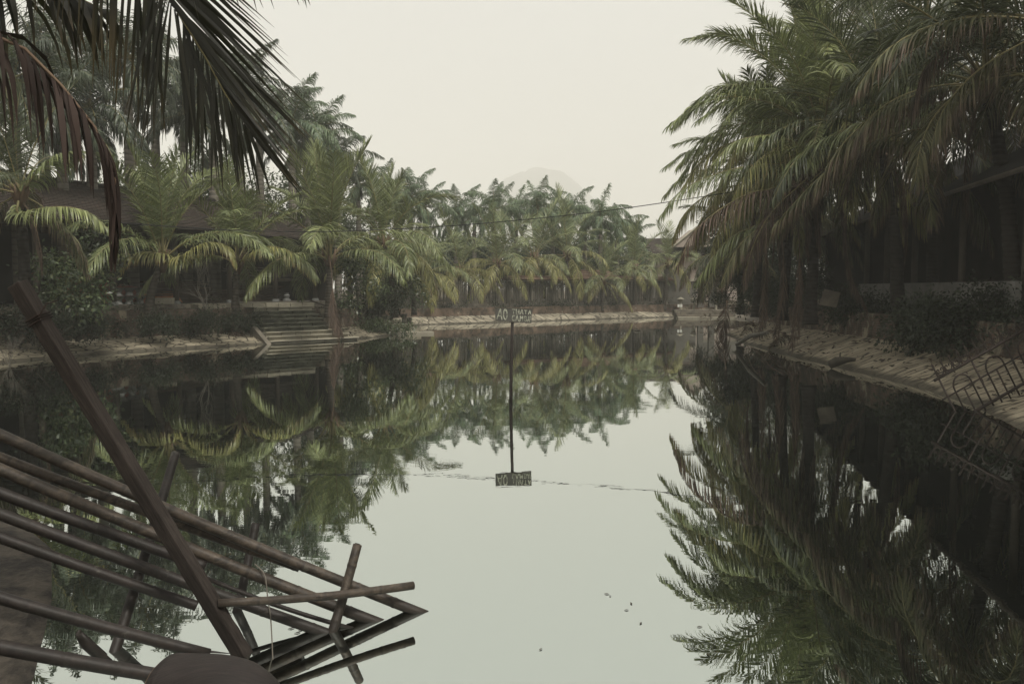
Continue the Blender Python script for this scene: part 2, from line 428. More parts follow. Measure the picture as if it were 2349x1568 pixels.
M['timber'] = wood_mat('old_timber', (0.015, 0.0125, 0.011), (0.064, 0.052, 0.045), (14, 14, 1.0), 0.8, 0.15, 0.0)
M['sheath'] = wood_mat('dry_sheath', (0.009, 0.007, 0.006), (0.036, 0.027, 0.024), (1.2, 18, 1.2), 0.6, 0.3, 0.0)

# water: still, murky, mirror-like
def water_mat():
    m, nt, out = nodes('still_water')
    v = coords(nt, 'Object', (1.0, 1.0, 1))
    n1 = noise_(nt, 2.4, coords(nt, 'Object', (0.55, 1.5, 1)), 3, 0.55)
    n2 = noise_(nt, 0.35, v, 3, 0.5)
    h = math_(nt, 'ADD', math_(nt, 'MULTIPLY', n1, ramp(nt, n2, [(0.35, 0.15), (0.7, 1.0)])), math_(nt, 'MULTIPLY', n2, 0.8))
    p = princ(nt, out, (0.60, 0.65, 0.61), 0.0, 0.5, bump(nt, h, 1.0, 0.0011))
    p.inputs['Metallic'].default_value = 1.0
    return m
M['water'] = water_mat()

# ------------------------------------------------------------------ pond outline and banks
def w2(px, py): 
    p = Wt(px, py); return (p.x, p.y)
left_pts = [(-2.0, 2.35), (-2.6, 3.6), (-2.85, 4.87), (-3.4, 5.95), (-4.25, 7.3), (-5.1, 8.3), (-6.3, 9.2), (-8.5, 10.3), (-13.5, 13.5), (-19.5, 19), (-19.5, 22.6), w2(-60, 842), w2(0, 832), w2(130, 820), w2(262, 808),
            w2(420, 800), w2(560, 792)]
step_pts = [w2(612, 788), w2(814, 778)]
mid_pts = [w2(860, 773), w2(905, 769), w2(938, 756), w2(930, 749)]
far_pts = [w2(955, 745), w2(1100, 741), w2(1250, 736), w2(1400, 731), w2(1550, 727)]
right_pts = [w2(1580, 725.5), w2(1650, 726), (17.6, 58), (14.5, 48.0), w2(1656, 764), w2(1690, 775), (10.2, 36.0), (10.0, 31.0), w2(1845, 822), w2(2000, 858), (9.9, 19.0), w2(2260, 938), w2(2349, 990),
             (8.3, 10), (7.8, 6.5), (6, 3.4), (2.5, 1.9), (0, 1.6), (-1.3, 1.75)]
ring = left_pts + step_pts + mid_pts + far_pts + right_pts
def resample(pts, step):
    out = []
    n = len(pts)
    for i in range(n):
        a, b = np.array(pts[i]), np.array(pts[(i + 1) % n])
        k = max(1, int(np.linalg.norm(b - a) / step))
        for j in range(k): out.append(a + (b - a) * j / k)
    return np.array(out)
RG = resample(ring, 0.8)
for _ in range(2):
    RG = 0.5 * RG + 0.25 * (np.roll(RG, 1, 0) + np.roll(RG, -1, 0))
nR = len(RG)
T = np.roll(RG, -1, 0) - np.roll(RG, 1, 0)
T /= np.linalg.norm(T, axis=1)[:, None]
area = 0.5 * np.sum(RG[:, 0] * np.roll(RG[:, 1], -1) - np.roll(RG[:, 0], -1) * RG[:, 1])
NO = np.stack([T[:, 1], -T[:, 0]], 1) * (1 if area > 0 else -1)      # outward
for _ in range(4):
    NO = 0.5 * NO + 0.25 * (np.roll(NO, 1, 0) + np.roll(NO, -1, 0)); NO /= np.linalg.norm(NO, axis=1)[:, None]
# sections: bank slope width / slope height / ground height
def section(i):
    x, y = RG[i]
    if y < 8.5 and x < 5: return 'near'
    if y > 43 and x > -7.2 and y < 66: return 'far' if x < 13.4 else 'nook'
    if x > 4: return 'right' if y < 45 else 'nook'
    if x < -4 and 34.4 < y < 37.0: return 'steps'
    if y >= 37.0: return 'mid'
    return 'left'
SEC = [section(i) for i in range(nR)]
PAR = {'near': (1.6, 0.5, 0.72), 'left': (1.7, 0.45, 1.5), 'steps': (2.5, 0.45, 1.5), 'mid': (1.7, 0.45, 1.35), 'nook': (1.2, .3, 1.0), 'far': (1.5, 0.45, 1.0), 'right': (1.9, 0.75, 1.55)}
PV = np.array([PAR[s] for s in SEC], float)
for _ in range(5):
    PV = 0.5 * PV + 0.25 * (np.roll(PV, 1, 0) + np.roll(PV, -1, 0))
arc = np.concatenate([[0], np.cumsum(np.linalg.norm(np.roll(RG, -1, 0) - RG, axis=1))])
def ringz(off, z):
    return np.concatenate([RG + NO * np.asarray(off).reshape(-1, 1), np.asarray(z).reshape(-1, 1) * np.ones((nR, 1))], 1)
wob = np.array([noise.noise(Vector((p[0] * .6, p[1] * .6, 3))) for p in RG])
wob2 = np.array([noise.noise(Vector((p[0] * 1.7, p[1] * 1.7, 9))) for p in RG])
bank_rings = [ringz(-0.9 + 0 * wob, -0.45 + 0 * wob), ringz(-0.06 + .12 * wob2, 0 * wob - 0.03), ringz(0.10 + .12 * wob2, 0.07 + 0 * wob), ringz(PV[:, 0] * .5, PV[:, 1] * .55 + .05 * wob), ringz(PV[:, 0], PV[:, 1] + .06 * wob)]
def strip(name, rings, idx, mat, uvscale=1.0):
    vs, fs, uv = [], [], []
    k = len(idx)
    across = [0.0]
    for a, b in zip(rings[:-1], rings[1:]): across.append(across[-1] + float(np.mean(np.linalg.norm(b - a, axis=1))))
    u = [arc[i] for i in idx]
    for j in range(1, k):
        if u[j] < u[j - 1] - 1: u[j:] = [q + arc[-1] for q in u[j:]]; break
    for r in rings: vs.extend([tuple(r[i]) for i in idx])
    for a in range(len(rings) - 1):
        for j in range(k - 1):
            fs.append((a * k + j, a * k + j + 1, (a + 1) * k + j + 1, (a + 1) * k + j))
            uv.extend([(u[j], across[a]), (u[j + 1], across[a]), (u[j + 1], across[a + 1]), (u[j], across[a + 1])])
    me = bpy.data.meshes.new(name); me.from_pydata(vs, [], fs); me.materials.append(mat)
    l = me.uv_layers.new(name='UVMap'); l.data.foreach_set('uv', [c for q in uv for c in q])
    me.update()
    o = bpy.data.objects.new(name, me); COL.objects.link(o)
    if area > 0:
        me.flip_normals()
    return o
def runs(sec):
    i0 = next(i for i in range(nR) if SEC[i] == sec and SEC[i - 1] != sec)
    out = [i0]
    j = (i0 + 1) % nR
    while SEC[j] == sec and len(out) < nR: out.append(j); j = (j + 1) % nR
    return out + [j]
wall_top = PV[:, 2] + .07 * wob
for sec, mt in (('left', 'pave_left'), ('steps', 'concrete_dark'), ('mid', 'pave_left'), ('far', 'pave_far'), ('nook', 'concrete_dark'), ('right', 'pave_right'), ('near', 'near_bank')):
    idx = runs(sec)
    o = strip('bank', bank_rings, idx, M[mt]); o['kind'] = 'structure'
    if sec != 'near':
        lab = {'nook': 'low dark wall behind the broad steps in the far shaded corner', 'steps': 'brick wall hidden behind the wide mossy steps', 'mid': 'short brick retaining wall behind the creeper between the wide and the small steps', 'left': 'brick retaining wall behind the cracked stone slope below the open hall', 'far': 'low brown brick retaining wall under the slatted fence across the pond',
               'right': 'patchy plastered brick retaining wall above the sandy slope beside the iron gate'}[sec]
        o = strip('retaining_wall', [ringz(PV[:, 0] - 0.02, PV[:, 1] - 0.1), ringz(PV[:, 0] + .05, wall_top * .5 + PV[:, 1] * .5), ringz(PV[:, 0] + .08, wall_top), ringz(PV[:, 0] + .38, wall_top + 0.0)], idx, M['brick' if sec != 'far' else 'brick_far'])
        tag(o, lab, 'wall')
# ground sheet outward to the horizon
g0 = ringz(PV[:, 0] + .25, PV[:, 2] - .03 + .05 * wob)
g0[[i for i in range(nR) if SEC[i] == 'near']] = ringz(PV[:, 0] - .05, PV[:, 1] - 0.02)[[i for i in range(nR) if SEC[i] == 'near']]
cen = np.array([-1.0, 28.0])
gr = [g0]
for k, zz in ((1.07, None), (1.25, None), (1.7, 1.35), (3, 1.3), (10, 1.2), (48, 1.0)):
    q = g0.copy(); q[:, :2] = cen + (g0[:, :2] - cen) * k
    q[:, 2] = (PV[:, 2] if zz is None else zz) + np.array([0.1 * noise.noise(Vector((a * .3, b * .3, 0))) for a, b in q[:, :2]])
    gr.append(q)
for k in range(1, 3):      # keep the sheet below the viewer's feet
    for i in range(nR):
        if SEC[i] == 'near': gr[k][i, 2] = 0.75
gnd = strip('ground', gr, list(range(nR)) + [0], M['soil']); gnd['kind'] = 'structure'
# water sheet
mb = MB()
mb.add([(-40, -2, 0), (30, -2, 0), (30, 80, 0), (-40, 80, 0)], [(0, 1, 2, 3)])
wtr = mb.build('water', M['water']); wtr['kind'] = 'structure'
def ground_z(x, y):
    i = int(np.argmin(np.sum((RG - np.array([x, y])) ** 2, 1)))
    return float(PV[i, 2])

# ------------------------------------------------------------------ palm fronds
def smooth_curve(ctrl, M_=26):
    c = np.asarray(ctrl, float)
    c = np.vstack([2 * c[0] - c[1], c, 2 * c[-1] - c[-2]])
    seg = len(c) - 3
    out = []
    for q in np.linspace(0, seg - 1e-6, M_):
        i = int(q); t = q - i
        p0, p1, p2, p3 = c[i], c[i + 1], c[i + 2], c[i + 3]
        out.append(0.5 * ((2 * p1) + (-p0 + p2) * t + (2 * p0 - 5 * p1 + 4 * p2 - p3) * t * t + (-p0 + 3 * p1 - 3 * p2 + p3) * t ** 3))
    return np.array(out)
def unit(a): return a / np.maximum(np.linalg.norm(a, axis=-1, keepdims=True), 1e-9)
def frond_mesh(name, ctrl, mats, nl=75, lmax=1.0, wid=0.034, droop=0.5, vang=0.25, vspread=0.12, a0=68, a1=22, pet=0.18,
               seed=0, r0=0.032, side=None, K=4, lost=0.03, plume=False, tilt=0.0, twist=0.45, gdir=(0, 0, -1), asym=(1, 1), lasym=(1, 1), gdir2=None, dsym=(1, 1)):
    rng = np.random.default_rng(seed)
    pts = smooth_curve(ctrl)
    tan = unit(np.gradient(pts, axis=0))
    if side is None:
        ch = pts[-1] - pts[0]; ch = ch + tan[0] * 0.2
        side = np.cross(ch, (0, 0, 1.0))
        if np.linalg.norm(side) < 0.05: side = np.array([0, -1.0, 0])
    side = unit(np.asarray(side, float))
    L = np.concatenate([[0], np.cumsum(np.linalg.norm(np.diff(pts, axis=0), axis=1))]); Lt = L[-1]; sN = L / Lt
    def at(s):
        p = np.stack([np.interp(s, sN, pts[:, k]) for k in range(3)], 1)
        t = unit(np.stack([np.interp(s, sN, tan[:, k]) for k in range(3)], 1))
        return p, t
    V, Q, mi, lv, lr = [], [], [], [], []
    base = 0
    for sg in (-1, 1):
        s = np.linspace(pet, 1.0, nl) + rng.normal(0, 0.25 / nl, nl)
        s = np.clip(s, pet, 1.0)
        keep = rng.random(nl) > lost
        s = s[keep]; n = len(s)
        p, t = at(s)
        b = unit(side - t * np.sum(t * side, 1)[:, None])
        nn = np.cross(b, t)
        q = (s - pet) / (1 - pet)
        a = np.radians(a0 + (a1 - a0) * q ** 1.3 + rng.normal(0, 5, n)) * asym[(sg + 1) // 2]
        if plume: v = rng.uniform(-0.55, 0.75, n)
        else: v = vang + rng.normal(0, vspread, n)
        v = v + sg * tilt
        d = np.cos(a)[:, None] * t + np.sin(a)[:, None] * (sg * b * np.cos(v)[:, None] + nn * np.sin(v)[:, None])
        ln = lmax * np.clip(1.05 - ((q - 0.42) / 0.70) ** 2, 0.28, 1.0) * (0.55 + 0.45 * np.clip(q / 0.15, 0, 1)) * rng.uniform(0.85, 1.1, n) * lasym[(sg + 1) // 2]
        dr = droop * rng.uniform(0.6, 1.45, n) * dsym[(sg + 1) // 2]
        tw = rng.normal(0, twist, n)
        G = np.array(gdir if sg > 0 or gdir2 is None else gdir2, float)
        prof = np.array([0.4, 1.0, 0.92, 0.6, 0.05]) if K == 4 else np.array([0.5, 1.0, 0.75, 0.05])
        wb = wid * rng.uniform(0.75, 1.2, n)
        pos = p.copy()
        rows = []
        for k in range(K + 1):
            wv = unit(t - d * np.sum(t * d, 1)[:, None])
            wv = wv * np.cos(tw)[:, None] + np.cross(d, wv) * np.sin(tw)[:, None]
            hw = (wb * prof[k] * 0.5)[:, None]
            rows.append((pos - wv * hw, pos + wv * hw))
            d = unit(d + G * (dr * (k + 0.6) / K)[:, None])
            pos = pos + d * (ln / K)[:, None]
        arr = np.stack([np.stack(r, 1) for r in rows], 1)     # n, K+1, 2, 3
        V.append(arr.reshape(-1, 3))
        lv.append(np.tile(np.repeat(np.linspace(0, 1, K + 1), 2), n)); lr.append(np.repeat(rng.random(n), 2 * (K + 1)))
        st = base + np.arange(n)[:, None] * (2 * (K + 1)) + (np.arange(K) * 2)[None, :]
        st = st.reshape(-1)
        Q.append(np.stack([st, st + 1, st + 3, st + 2], 1)); mi.append(np.zeros(len(st), int))
        base += n * 2 * (K + 1)
    # stalk
    m = 14; ns = 5
    s = np.linspace(0, 1, m); p, t = at(s)
    b = unit(side - t * np.sum(t * side, 1)[:, None]); nn = np.cross(b, t)
    rr = r0 * (1 - 0.85 * s) * (1 + 1.2 * np.exp(-s / 0.05))
    ang = np.linspace(0, 2 * np.pi, ns, endpoint=False)
    tv = p[:, None, :] + rr[:, None, None] * (np.cos(ang)[None, :, None] * b[:, None, :] + np.sin(ang)[None, :, None] * nn[:, None, :])
    V.append(tv.reshape(-1, 3)); lv.append(np.zeros(m * ns)); lr.append(np.full(m * ns, .5))
    i, k = np.meshgrid(np.arange(m - 1), np.arange(ns), indexing='ij'); k2 = (k + 1) % ns
    qd = np.stack([i * ns + k, i * ns + k2, (i + 1) * ns + k2, (i + 1) * ns + k], -1).reshape(-1, 4) + base
    Q.append(qd); mi.append(np.ones(len(qd), int))
    return np_mesh(name, np.vstack(V), np.vstack(Q), mats, np.concatenate(mi), np.concatenate(lv), lr=np.concatenate(lr))

def arch(e0, e1, L, pw=1.25, n=10, yaw=0.0):
    """a stalk leaving along +X at elevation e0 and ending at elevation e1"""
    out = [np.zeros(3)]
    for i in range(n):
        s = (i + 0.5) / n
        e = R(e0 + (e1 - e0) * s ** pw); a = yaw * s * s
        out.append(out[-1] + L / n * np.array([math.cos(e) * math.cos(a), math.cos(e) * math.sin(a), math.sin(e)]))
    return np.array(out)[[0, 2, 4, 6, 8, 10]]

def coco_lib(tagname, green, yellow, nl=72, K=4):
    lib = []
    spec = [(88, 70, 4.5, .08, .55), (80, 52, 4.6, .12, .5), (70, 20, 4.7, .25, .42), (58, -16, 4.8, .45, .32), (45, -42, 4.8, .65, .22), (32, -58, 4.6, .85, .12),
            (18, -64, 4.4, .95, 0.0), (5, -74, 4.2, 1.2, -.15), (-15, -82, 4.0, 1.5, -.25)]
    for i, (e0, e1, L, dr, va) in enumerate(spec):
        for v in range(2):
            mt = green if i < 6 or (i == 6 and v == 0) else yellow
            lib.append((e0, frond_mesh('frond', arch(e0, e1, L * (1 if v == 0 else .92), 1.2 + .3 * v, yaw=(v - .5) * .5), [M[mt], M['rachis']], nl=nl, droop=dr, vang=va,
                                       seed=i * 7 + v + 50, twist=.35 + .05 * i, tilt=(v - .5) * .25, K=K, lost=.02 + .01 * i)))
    return lib
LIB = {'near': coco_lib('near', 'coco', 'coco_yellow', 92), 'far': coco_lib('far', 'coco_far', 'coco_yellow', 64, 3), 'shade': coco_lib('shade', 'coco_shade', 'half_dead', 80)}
DEAD = [frond_mesh('frond', arch(-35, -96, 3.6, .5, yaw=.3), [M['dead'], M['rachis_dead']], nl=60, droop=2.6, vang=-.5, seed=900, lost=.2, a0=45, a1=12, lmax=.75, twist=.9),
        frond_mesh('frond', arch(-50, -98, 3.2, .5, yaw=-.4), [M['dead'], M['rachis_dead']], nl=60, droop=2.6, vang=-.6, seed=901, lost=.25, a0=40, a1=12, lmax=.7, twist=.9)]
def royal_lib(mat, nl=92, K=4):
    lib = []
    for i, (e0, e1, L, dr) in enumerate([(86, 60, 2.7, .15), (74, 22, 3.2, .25), (60, -14, 3.4, .3), (46, -38, 3.5, .4), (30, -54, 3.5, .5), (12, -66, 3.4, .6), (-12, -78, 3.2, .75), (-40, -88, 2.9, .9)]):
        for v in range(2):
            lib.append((e0, frond_mesh('frond', arch(e0, e1, L * (1 - .1 * v), 1.1 + .3 * v, yaw=(v - .5) * .5), [M[mat], M['rachis']], nl=nl, lmax=.74, wid=.040, droop=dr * 1.0 + .9, seed=300 + i * 5 + v,
                                       plume=True, a0=70, a1=24, pet=.10, r0=.03, K=K, twist=.5)))
    return lib
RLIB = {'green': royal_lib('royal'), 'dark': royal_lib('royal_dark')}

GA = 2.39996
def tube_trunk(name, pts, rads, mat, parent, n=10, jit=.06):
    c = smooth_curve(pts, 22)
    rr = np.interp(np.linspace(0, 1, 22), np.linspace(0, 1, len(rads)), rads)
    m = MB(); m.tube([Vector(p) for p in c], list(rr), n, jit=jit)
    return m.build(name, mat, parent, smooth=True)

def coconut(base, crown, label, lib='near', sc=1.0, nf=22, dead=1, group=None, r=0.13, seed=0, trunk='trunk_coco', low=-20, skip=None, name='coconut_palm'):
    rng = random.Random(seed)
    base, crown = Vector(base), Vector(crown)
    t = empty(name, base, label, 'palm tree', group)
    c = crown - base
    mid = c * 0.5 + Vector((c.x * .12, c.y * .12, -.05 * c.z)) * -1
    tube_trunk('trunk', [Vector((0, 0, -.4)), Vector((c.x * .04, c.y * .04, .35)), mid, c], [r * 1.7, r * 1.25, r, r * .85], M[trunk], t)
    hub = MB()
    for k in range(7):
        a = k * GA; hub.tube([c + Vector((0, 0, -.45)), c + Vector((math.cos(a) * .22, math.sin(a) * .22, .05)) * sc, c + Vector((math.cos(a) * .3, math.sin(a) * .3, .42)) * sc], [.09, .08, .03], 5, jit=.3)
    hub.build('leaf_bases', M['rachis_dead'], t, smooth=True)
    L = LIB[lib]
    for i in range(nf):
        q = (i + .5) / nf
        e = 88 - (88 - low) * q ** 1.05 + rng.uniform(-6, 6)
        az = i * GA + rng.uniform(-.35, .35) + seed
        if skip and skip(az % (2 * math.pi), e): continue
        cand = sorted(L, key=lambda x: abs(x[0] - e))[:3]
        me = rng.choice(cand)[1]
        obj('frond', me, t, c, (rng.uniform(-.12, .12), rng.uniform(-.08, .08), az), sc * rng.uniform(.85, 1.1))
    for i in range(dead):
        o = obj('frond', DEAD[i % 2], t, c + Vector((0, 0, -.15)), (rng.uniform(-.1, .1), 0, rng.uniform(0, 6.28)), sc * rng.uniform(.75, 1.0))
        o['label'] = 'dry brown frond hanging down'
    return t

def royal(base, h, label, lib='green', sc=1.0, nf=15, group=None, seed=0, r=.2, trunk='trunk_royal', lean=(0, 0)):
    rng = random.Random(seed)
    t = empty('royal_palm', base, label, 'palm tree', group)
    top = Vector((lean[0], lean[1], h))
    sh = 1.25 * sc
    tube_trunk('trunk', [Vector((0, 0, -.4)), Vector((0, 0, .4)), top * .45, top - Vector((0, 0, sh))], [r * 1.35, r * 1.15, r * 1.1, r * .8], M[trunk], t, jit=.02)
    m = MB(); m.tube([top - Vector((0, 0, sh + .02)), top - Vector((0, 0, sh * .75)), top - Vector((0, 0, sh * .3)), top + Vector((0, 0, .15))], [r * .8, r * .88, r * .62, r * .3], 10)
    m.build('crownshaft', M['crownshaft'], t, smooth=True)
    m = MB(); sp = 1.7 * sc
    m.tube([top, top + Vector((.03, 0, sp * .6)), top + Vector((.08, .03, sp))], [.06, .04, .01], 6); m.build('spear_leaf', M['crownshaft'], t, smooth=True)
    L = RLIB[lib]
    for i in range(nf):
        q = (i + .5) / nf
        e = 84 - 124 * q ** 1.0 + rng.uniform(-7, 7)
        az = i * GA + rng.uniform(-.3, .3) + seed
        me = rng.choice(sorted(L, key=lambda x: abs(x[0] - e))[:3])[1]
        obj('frond', me, t, top, (rng.uniform(-.12, .12), rng.uniform(-.1, .1), az), sc * rng.uniform(.85, 1.1))
    return t

# ------------------------------------------------------------------ leafy shrubs and trees
def leaf_cloud(name, blobs, n, size, mats, seed=0, up=.5, asp=.42, shell=.55, pale=0.0, parent=None):
    """blobs: (x,y,z,rx,ry,rz). Leaves are folded rhombs spread through each blob's volume, thicker near its skin"""
    rng = np.random.default_rng(seed)
    vol = np.array([b[3] * b[4] * b[5] for b in blobs]) ** .8; vol /= vol.sum()
    which = rng.choice(len(blobs), n, p=vol)
    B = np.array(blobs, float)[which]
    d = unit(rng.normal(size=(n, 3)))
    rad = (1 - rng.random(n) ** 2 * shell) * rng.uniform(.75, 1.12, n)
    clump = unit(rng.normal(size=(n, 3)))
    p = B[:, :3] + d * rad[:, None] * B[:, 3:6]
    # ragged: pull leaves into twigs
    tw = rng.integers(0, max(8, n // 9), n); tc = rng.normal(size=(tw.max() + 1, 3))
    p = p + tc[tw] * size * 1.1
    ax = unit(d * .7 + rng.normal(size=(n, 3)) * .6 + np.array([0, 0, -.25]))
    nrm = unit(np.array([0, 0, 1.0]) * up + rng.normal(size=(n, 3)) * .7 + d * .4)
    sd = unit(np.cross(ax, nrm)); nn = np.cross(sd, ax)
    ln = size * rng.uniform(.6, 1.3, n)[:, None]
    v0 = p; v1 = p + ax * ln * .5 + sd * ln * asp * .5 + nn * ln * .06; v2 = p + ax * ln - nn * ln * .12; v3 = p + ax * ln * .5 - sd * ln * asp * .5 + nn * ln * .06
    V = np.stack([v0, v1, v2, v3], 1).reshape(-1, 3)
    Q = np.arange(n * 4).reshape(-1, 4)
    mi = (rng.random(n) < pale).astype(int) if len(mats) > 1 else np.zeros(n, int)
    return np_mesh(name, V, Q, mats, mi, np.tile([0, .4, .8, .4], n))
def shrub(name, base, blobs, n, size, label, mats=('bush',), seed=0, pale=0.0, cat='shrub', group=None, stems=5, asp=.42):
    t = empty(name, base, label, cat, group)
    b = Vector(base)
    obj('foliage', leaf_cloud('foliage', blobs, n, size, [M[m] for m in mats], seed, pale=pale, asp=asp), t)
    rng = random.Random(seed); m = MB()
    for i in range(stems):
        bl = rng.choice(blobs); e = Vector(bl[:3]) + Vector((rng.uniform(-.5, .5) * bl[3], rng.uniform(-.5, .5) * bl[4], rng.uniform(0, .6) * bl[5]))
        s = Vector((rng.uniform(-.15, .15), rng.uniform(-.15, .15), -.25))
        m.tube([s, s.lerp(e, .5) + Vector((rng.uniform(-.15, .15), rng.uniform(-.15, .15), .12)), e], [.035, .022, .008], 5)
    m.build('stem', M['bark'], t)
    return t
def tree(base, h, blobs, n, size, label, mats=('tree_far',), seed=0, r=.16, group=None):
    t = empty('broadleaf_tree', base, label, 'tree', group)
    m = MB(); m.tube([(0, 0, -.4), (.05, 0, h * .3), (-.05, .05, h * .7)], [r, r * .75, r * .4], 8, jit=.1)
    for bl in blobs: m.tube([(0, 0, h * .35), ((bl[0]) * .5, bl[1] * .5, h * .35 + (bl[2] - h * .35) * .5), bl[:3]], [r * .45, r * .3, .02], 5)
    m.build('trunk', M['bark'], t, smooth=True)
    obj('crown', leaf_cloud('crown', blobs, n, size, [M[q] for q in mats], seed), t)
    return t

# ================================================================== LARGE STRUCTURE
def tiled_slope(name, A0, A1, B0, B1, courses, mat, parent, th=.035, segs=24):
    """roof slope of overlapping courses: eave from A0 to A1, ridge from B0 to B1"""
    A0, A1, B0, B1 = map(Vector, (A0, A1, B0, B1))
    nrm = (A1 - A0).cross(B0 - A0).normalized()
    if nrm.z < 0: nrm = -nrm
    vs, fs, uv = [], [], []
    H = (B0 + B1 - A0 - A1).length / 2; Lr = (A1 - A0).length
    for c in range(courses):
        q0, q1 = c / courses, (c + 1.12) / courses
        for k in range(segs):
            s0, s1 = k / segs, (k + 1) / segs
            b = len(vs)
            for s_, q_, up in ((s0, q0, th), (s1, q0, th), (s1, q1, 0), (s0, q1, 0)):
                e = A0.lerp(A1, s_); r_ = B0.lerp(B1, s_)
                wv = noise.noise(Vector((s_ * Lr * .5, q_ * 3, 1))) * .05 + noise.noise(Vector((s_ * Lr * 4, c * 3.1, 5))) * .012
                vs.append(e.lerp(r_, min(q_, 1)) + nrm * (up + wv + .02))
                uv.append((s_ * Lr, q_ * H))
            e0, e1 = vs[b], vs[b + 1]
            vs.extend([e0 - nrm * (th + .05), e1 - nrm * (th + .05)])
            uv.extend([(s0 * Lr, q0 * H), (s1 * Lr, q0 * H)])
            fs.append((b, b + 1, b + 2, b + 3)); fs.append((b + 4, b + 5, b + 1, b))
    me = bpy.data.meshes.new(name); me.from_pydata(vs, [], fs); me.materials.append(mat)
    l = me.uv_layers.new(name='UVMap')
    idx = np.zeros(len(me.loops), np.int32); me.loops.foreach_get('vertex_index', idx)
    l.data.foreach_set('uv', np.array(uv)[idx].ravel())
    o = bpy.data.objects.new(name, me); COL.objects.link(o)
    if parent: o.parent = parent
    return o

# ---- open timber hall on the left bank
HU, HN, HO = Vector((.413, .911, 0)), Vector((-.911, .413, 0)), Vector((-16.5, 33.0, 0))
def HP(t, b, z): return HO + HU * t + HN * b + Vector((0, 0, z))
FLZ = 1.68
hall = empty('timber_hall', HO, 'long open timber hall with a sagging old tiled roof behind the palms', 'building')
def HL(t, b, z): return HP(t, b, z) - HO
rotH = Matrix.Rotation(math.atan2(HU.y, HU.x), 3, 'Z')
tiled_slope('roof', HL(-16, -.95, 4.95), HL(15.0, -.95, 4.95), HL(-13, 3.5, 6.95), HL(12.0, 3.5, 6.95), 26, M['roof_tile'], hall, segs=60)
tiled_slope('roof', HL(15.0, 7.9, 4.95), HL(-16, 7.9, 4.95), HL(12.0, 3.5, 6.95), HL(-13, 3.5, 6.95), 26, M['roof_tile'], hall, segs=40)
tiled_slope('roof', HL(15.0, -.95, 4.95), HL(15.0, 7.9, 4.95), HL(12.0, 3.49, 6.95), HL(12.0, 3.51, 6.95), 26, M['roof_tile'], hall, segs=16)
m = MB()
m.tube([HL(-13, 3.5, 7.02), HL(0, 3.5, 6.99), HL(12.0, 3.5, 7.03)], .13, 8); m.tube([HL(12.0, 3.5, 7.0), HL(15.0, -.95, 5.03)], .10, 8)
m.build('ridge_cap', M['roof_tile'], hall)
for i in range(-4, 5):
    m = MB(); t = 3.28 * i
    m.tube([HL(t, 0, FLZ - .05), HL(t, 0, 5.0)], [.13, .115], 10); m.build('post', M['post'], hall, smooth=True)
    m = MB(); m.tube([HL(t, 0, FLZ - .02), HL(t, 0, FLZ + .14)], [.2, .17], 10); m.build('post_base', M['stone_grey'], hall)
m = MB(); m.box(HL(-.5, 0.0, 4.86), (30, .2, .24), rotH); m.build('eave_beam', M['post'], hall)
m = MB(); m.box(HL(-.5, 3.4, FLZ / 2 + .2), (31.4, 8.0, FLZ - .4), rotH); m.build('plinth', M['concrete_dark'], hall)
m = MB(); m.box(HL(-.5, 6.9, 3.3), (30, .15, 3.3), rotH); m.build('back_wall', M['dark_wood'], hall)
m = MB(); m.box(HL(14.2, 3.4, 3.3), (.12, 7.0, 3.3), rotH); m.build('end_wall', M['dark_wood'], hall)

# ---- long dark building on the right bank
DR = Vector((.1848, .9828, 0)); NRt = Vector((.9828, -.1848, 0))
def BP(D, off, z): return Vector((9.1 + .188 * D, D, z)) + NRt * off
bld = empty('open_sided_building', BP(26, 2, 1.55), 'dark open sided building with sloping roof and low pale wall on the shaded bank', 'building')
BO = bld.location
rotB = Matrix.Rotation(math.atan2(DR.y, DR.x), 3, 'Z')
m = MB()
e0, e1, r0_, r1_ = BP(10, -.85, 5.2) - BO, BP(44, -.85, 5.2) - BO, BP(10, 5.0, 8.6) - BO, BP(44, 5.0, 8.6) - BO
b0, b1 = BP(10, 11, 5.2) - BO, BP(44, 11, 5.2) - BO
dz = Vector((0, 0, .12))
m.add([e0, e1, r1_, r0_, b0, b1, e0 - dz, e1 - dz, r1_ - dz, r0_ - dz, b0 - dz, b1 - dz],
      [(0, 1, 2, 3), (3, 2, 5, 4), (6, 9, 8, 7), (9, 10, 11, 8), (0, 6, 7, 1), (1, 7, 8, 2), (2, 8, 11, 5), (0, 3, 9, 6), (3, 4, 10, 9)])
m.build('roof', M['roof_dark'], bld)
m = MB(); m.tube([BP(10, -.9, 5.1) - BO, BP(44, -.9, 5.1) - BO], .07, 8); m.build('gutter', M['post'], bld)
m = MB(); m.box(BP(28.5, 0, 2.0) - BO, (16.5, .16, 1.15), rotB); m.build('low_wall', M['white_wall'], bld)
for D in (12, 16.3, 20.6, 25, 29.7, 33.4, 36.6, 40):
    m = MB(); m.tube([BP(D, .25, 1.4) - BO, BP(D, .25, 5.9) - BO], .11, 10); m.build('post', M['post'], bld, smooth=True)
m = MB(); m.box(BP(27, 5.0, 4.9) - BO, (34, .15, 7.3), rotB); m.build('back_wall', M['dark_wood'], bld)
m = MB()
pl_ = [(-.3, 1.3), (11, 1.3), (11, 5.1), (5, 8.5), (-.8, 5.15), (-.3, 5.1)]
m.add([BP(43, a_, z_) - BO for a_, z_ in pl_] + [BP(43.15, a_, z_) - BO for a_, z_ in pl_], [tuple(range(6)), tuple(range(11, 5, -1))] + [(k, (k + 1) % 6, 6 + (k + 1) % 6, 6 + k) for k in range(6)]); m.build('end_wall', M['dark_wood'], bld)
m = MB(); m.box(BP(27, 2.5, 1.5) - BO, (34, 5, .25), rotB); m.build('floor', M['concrete_dark'], bld)

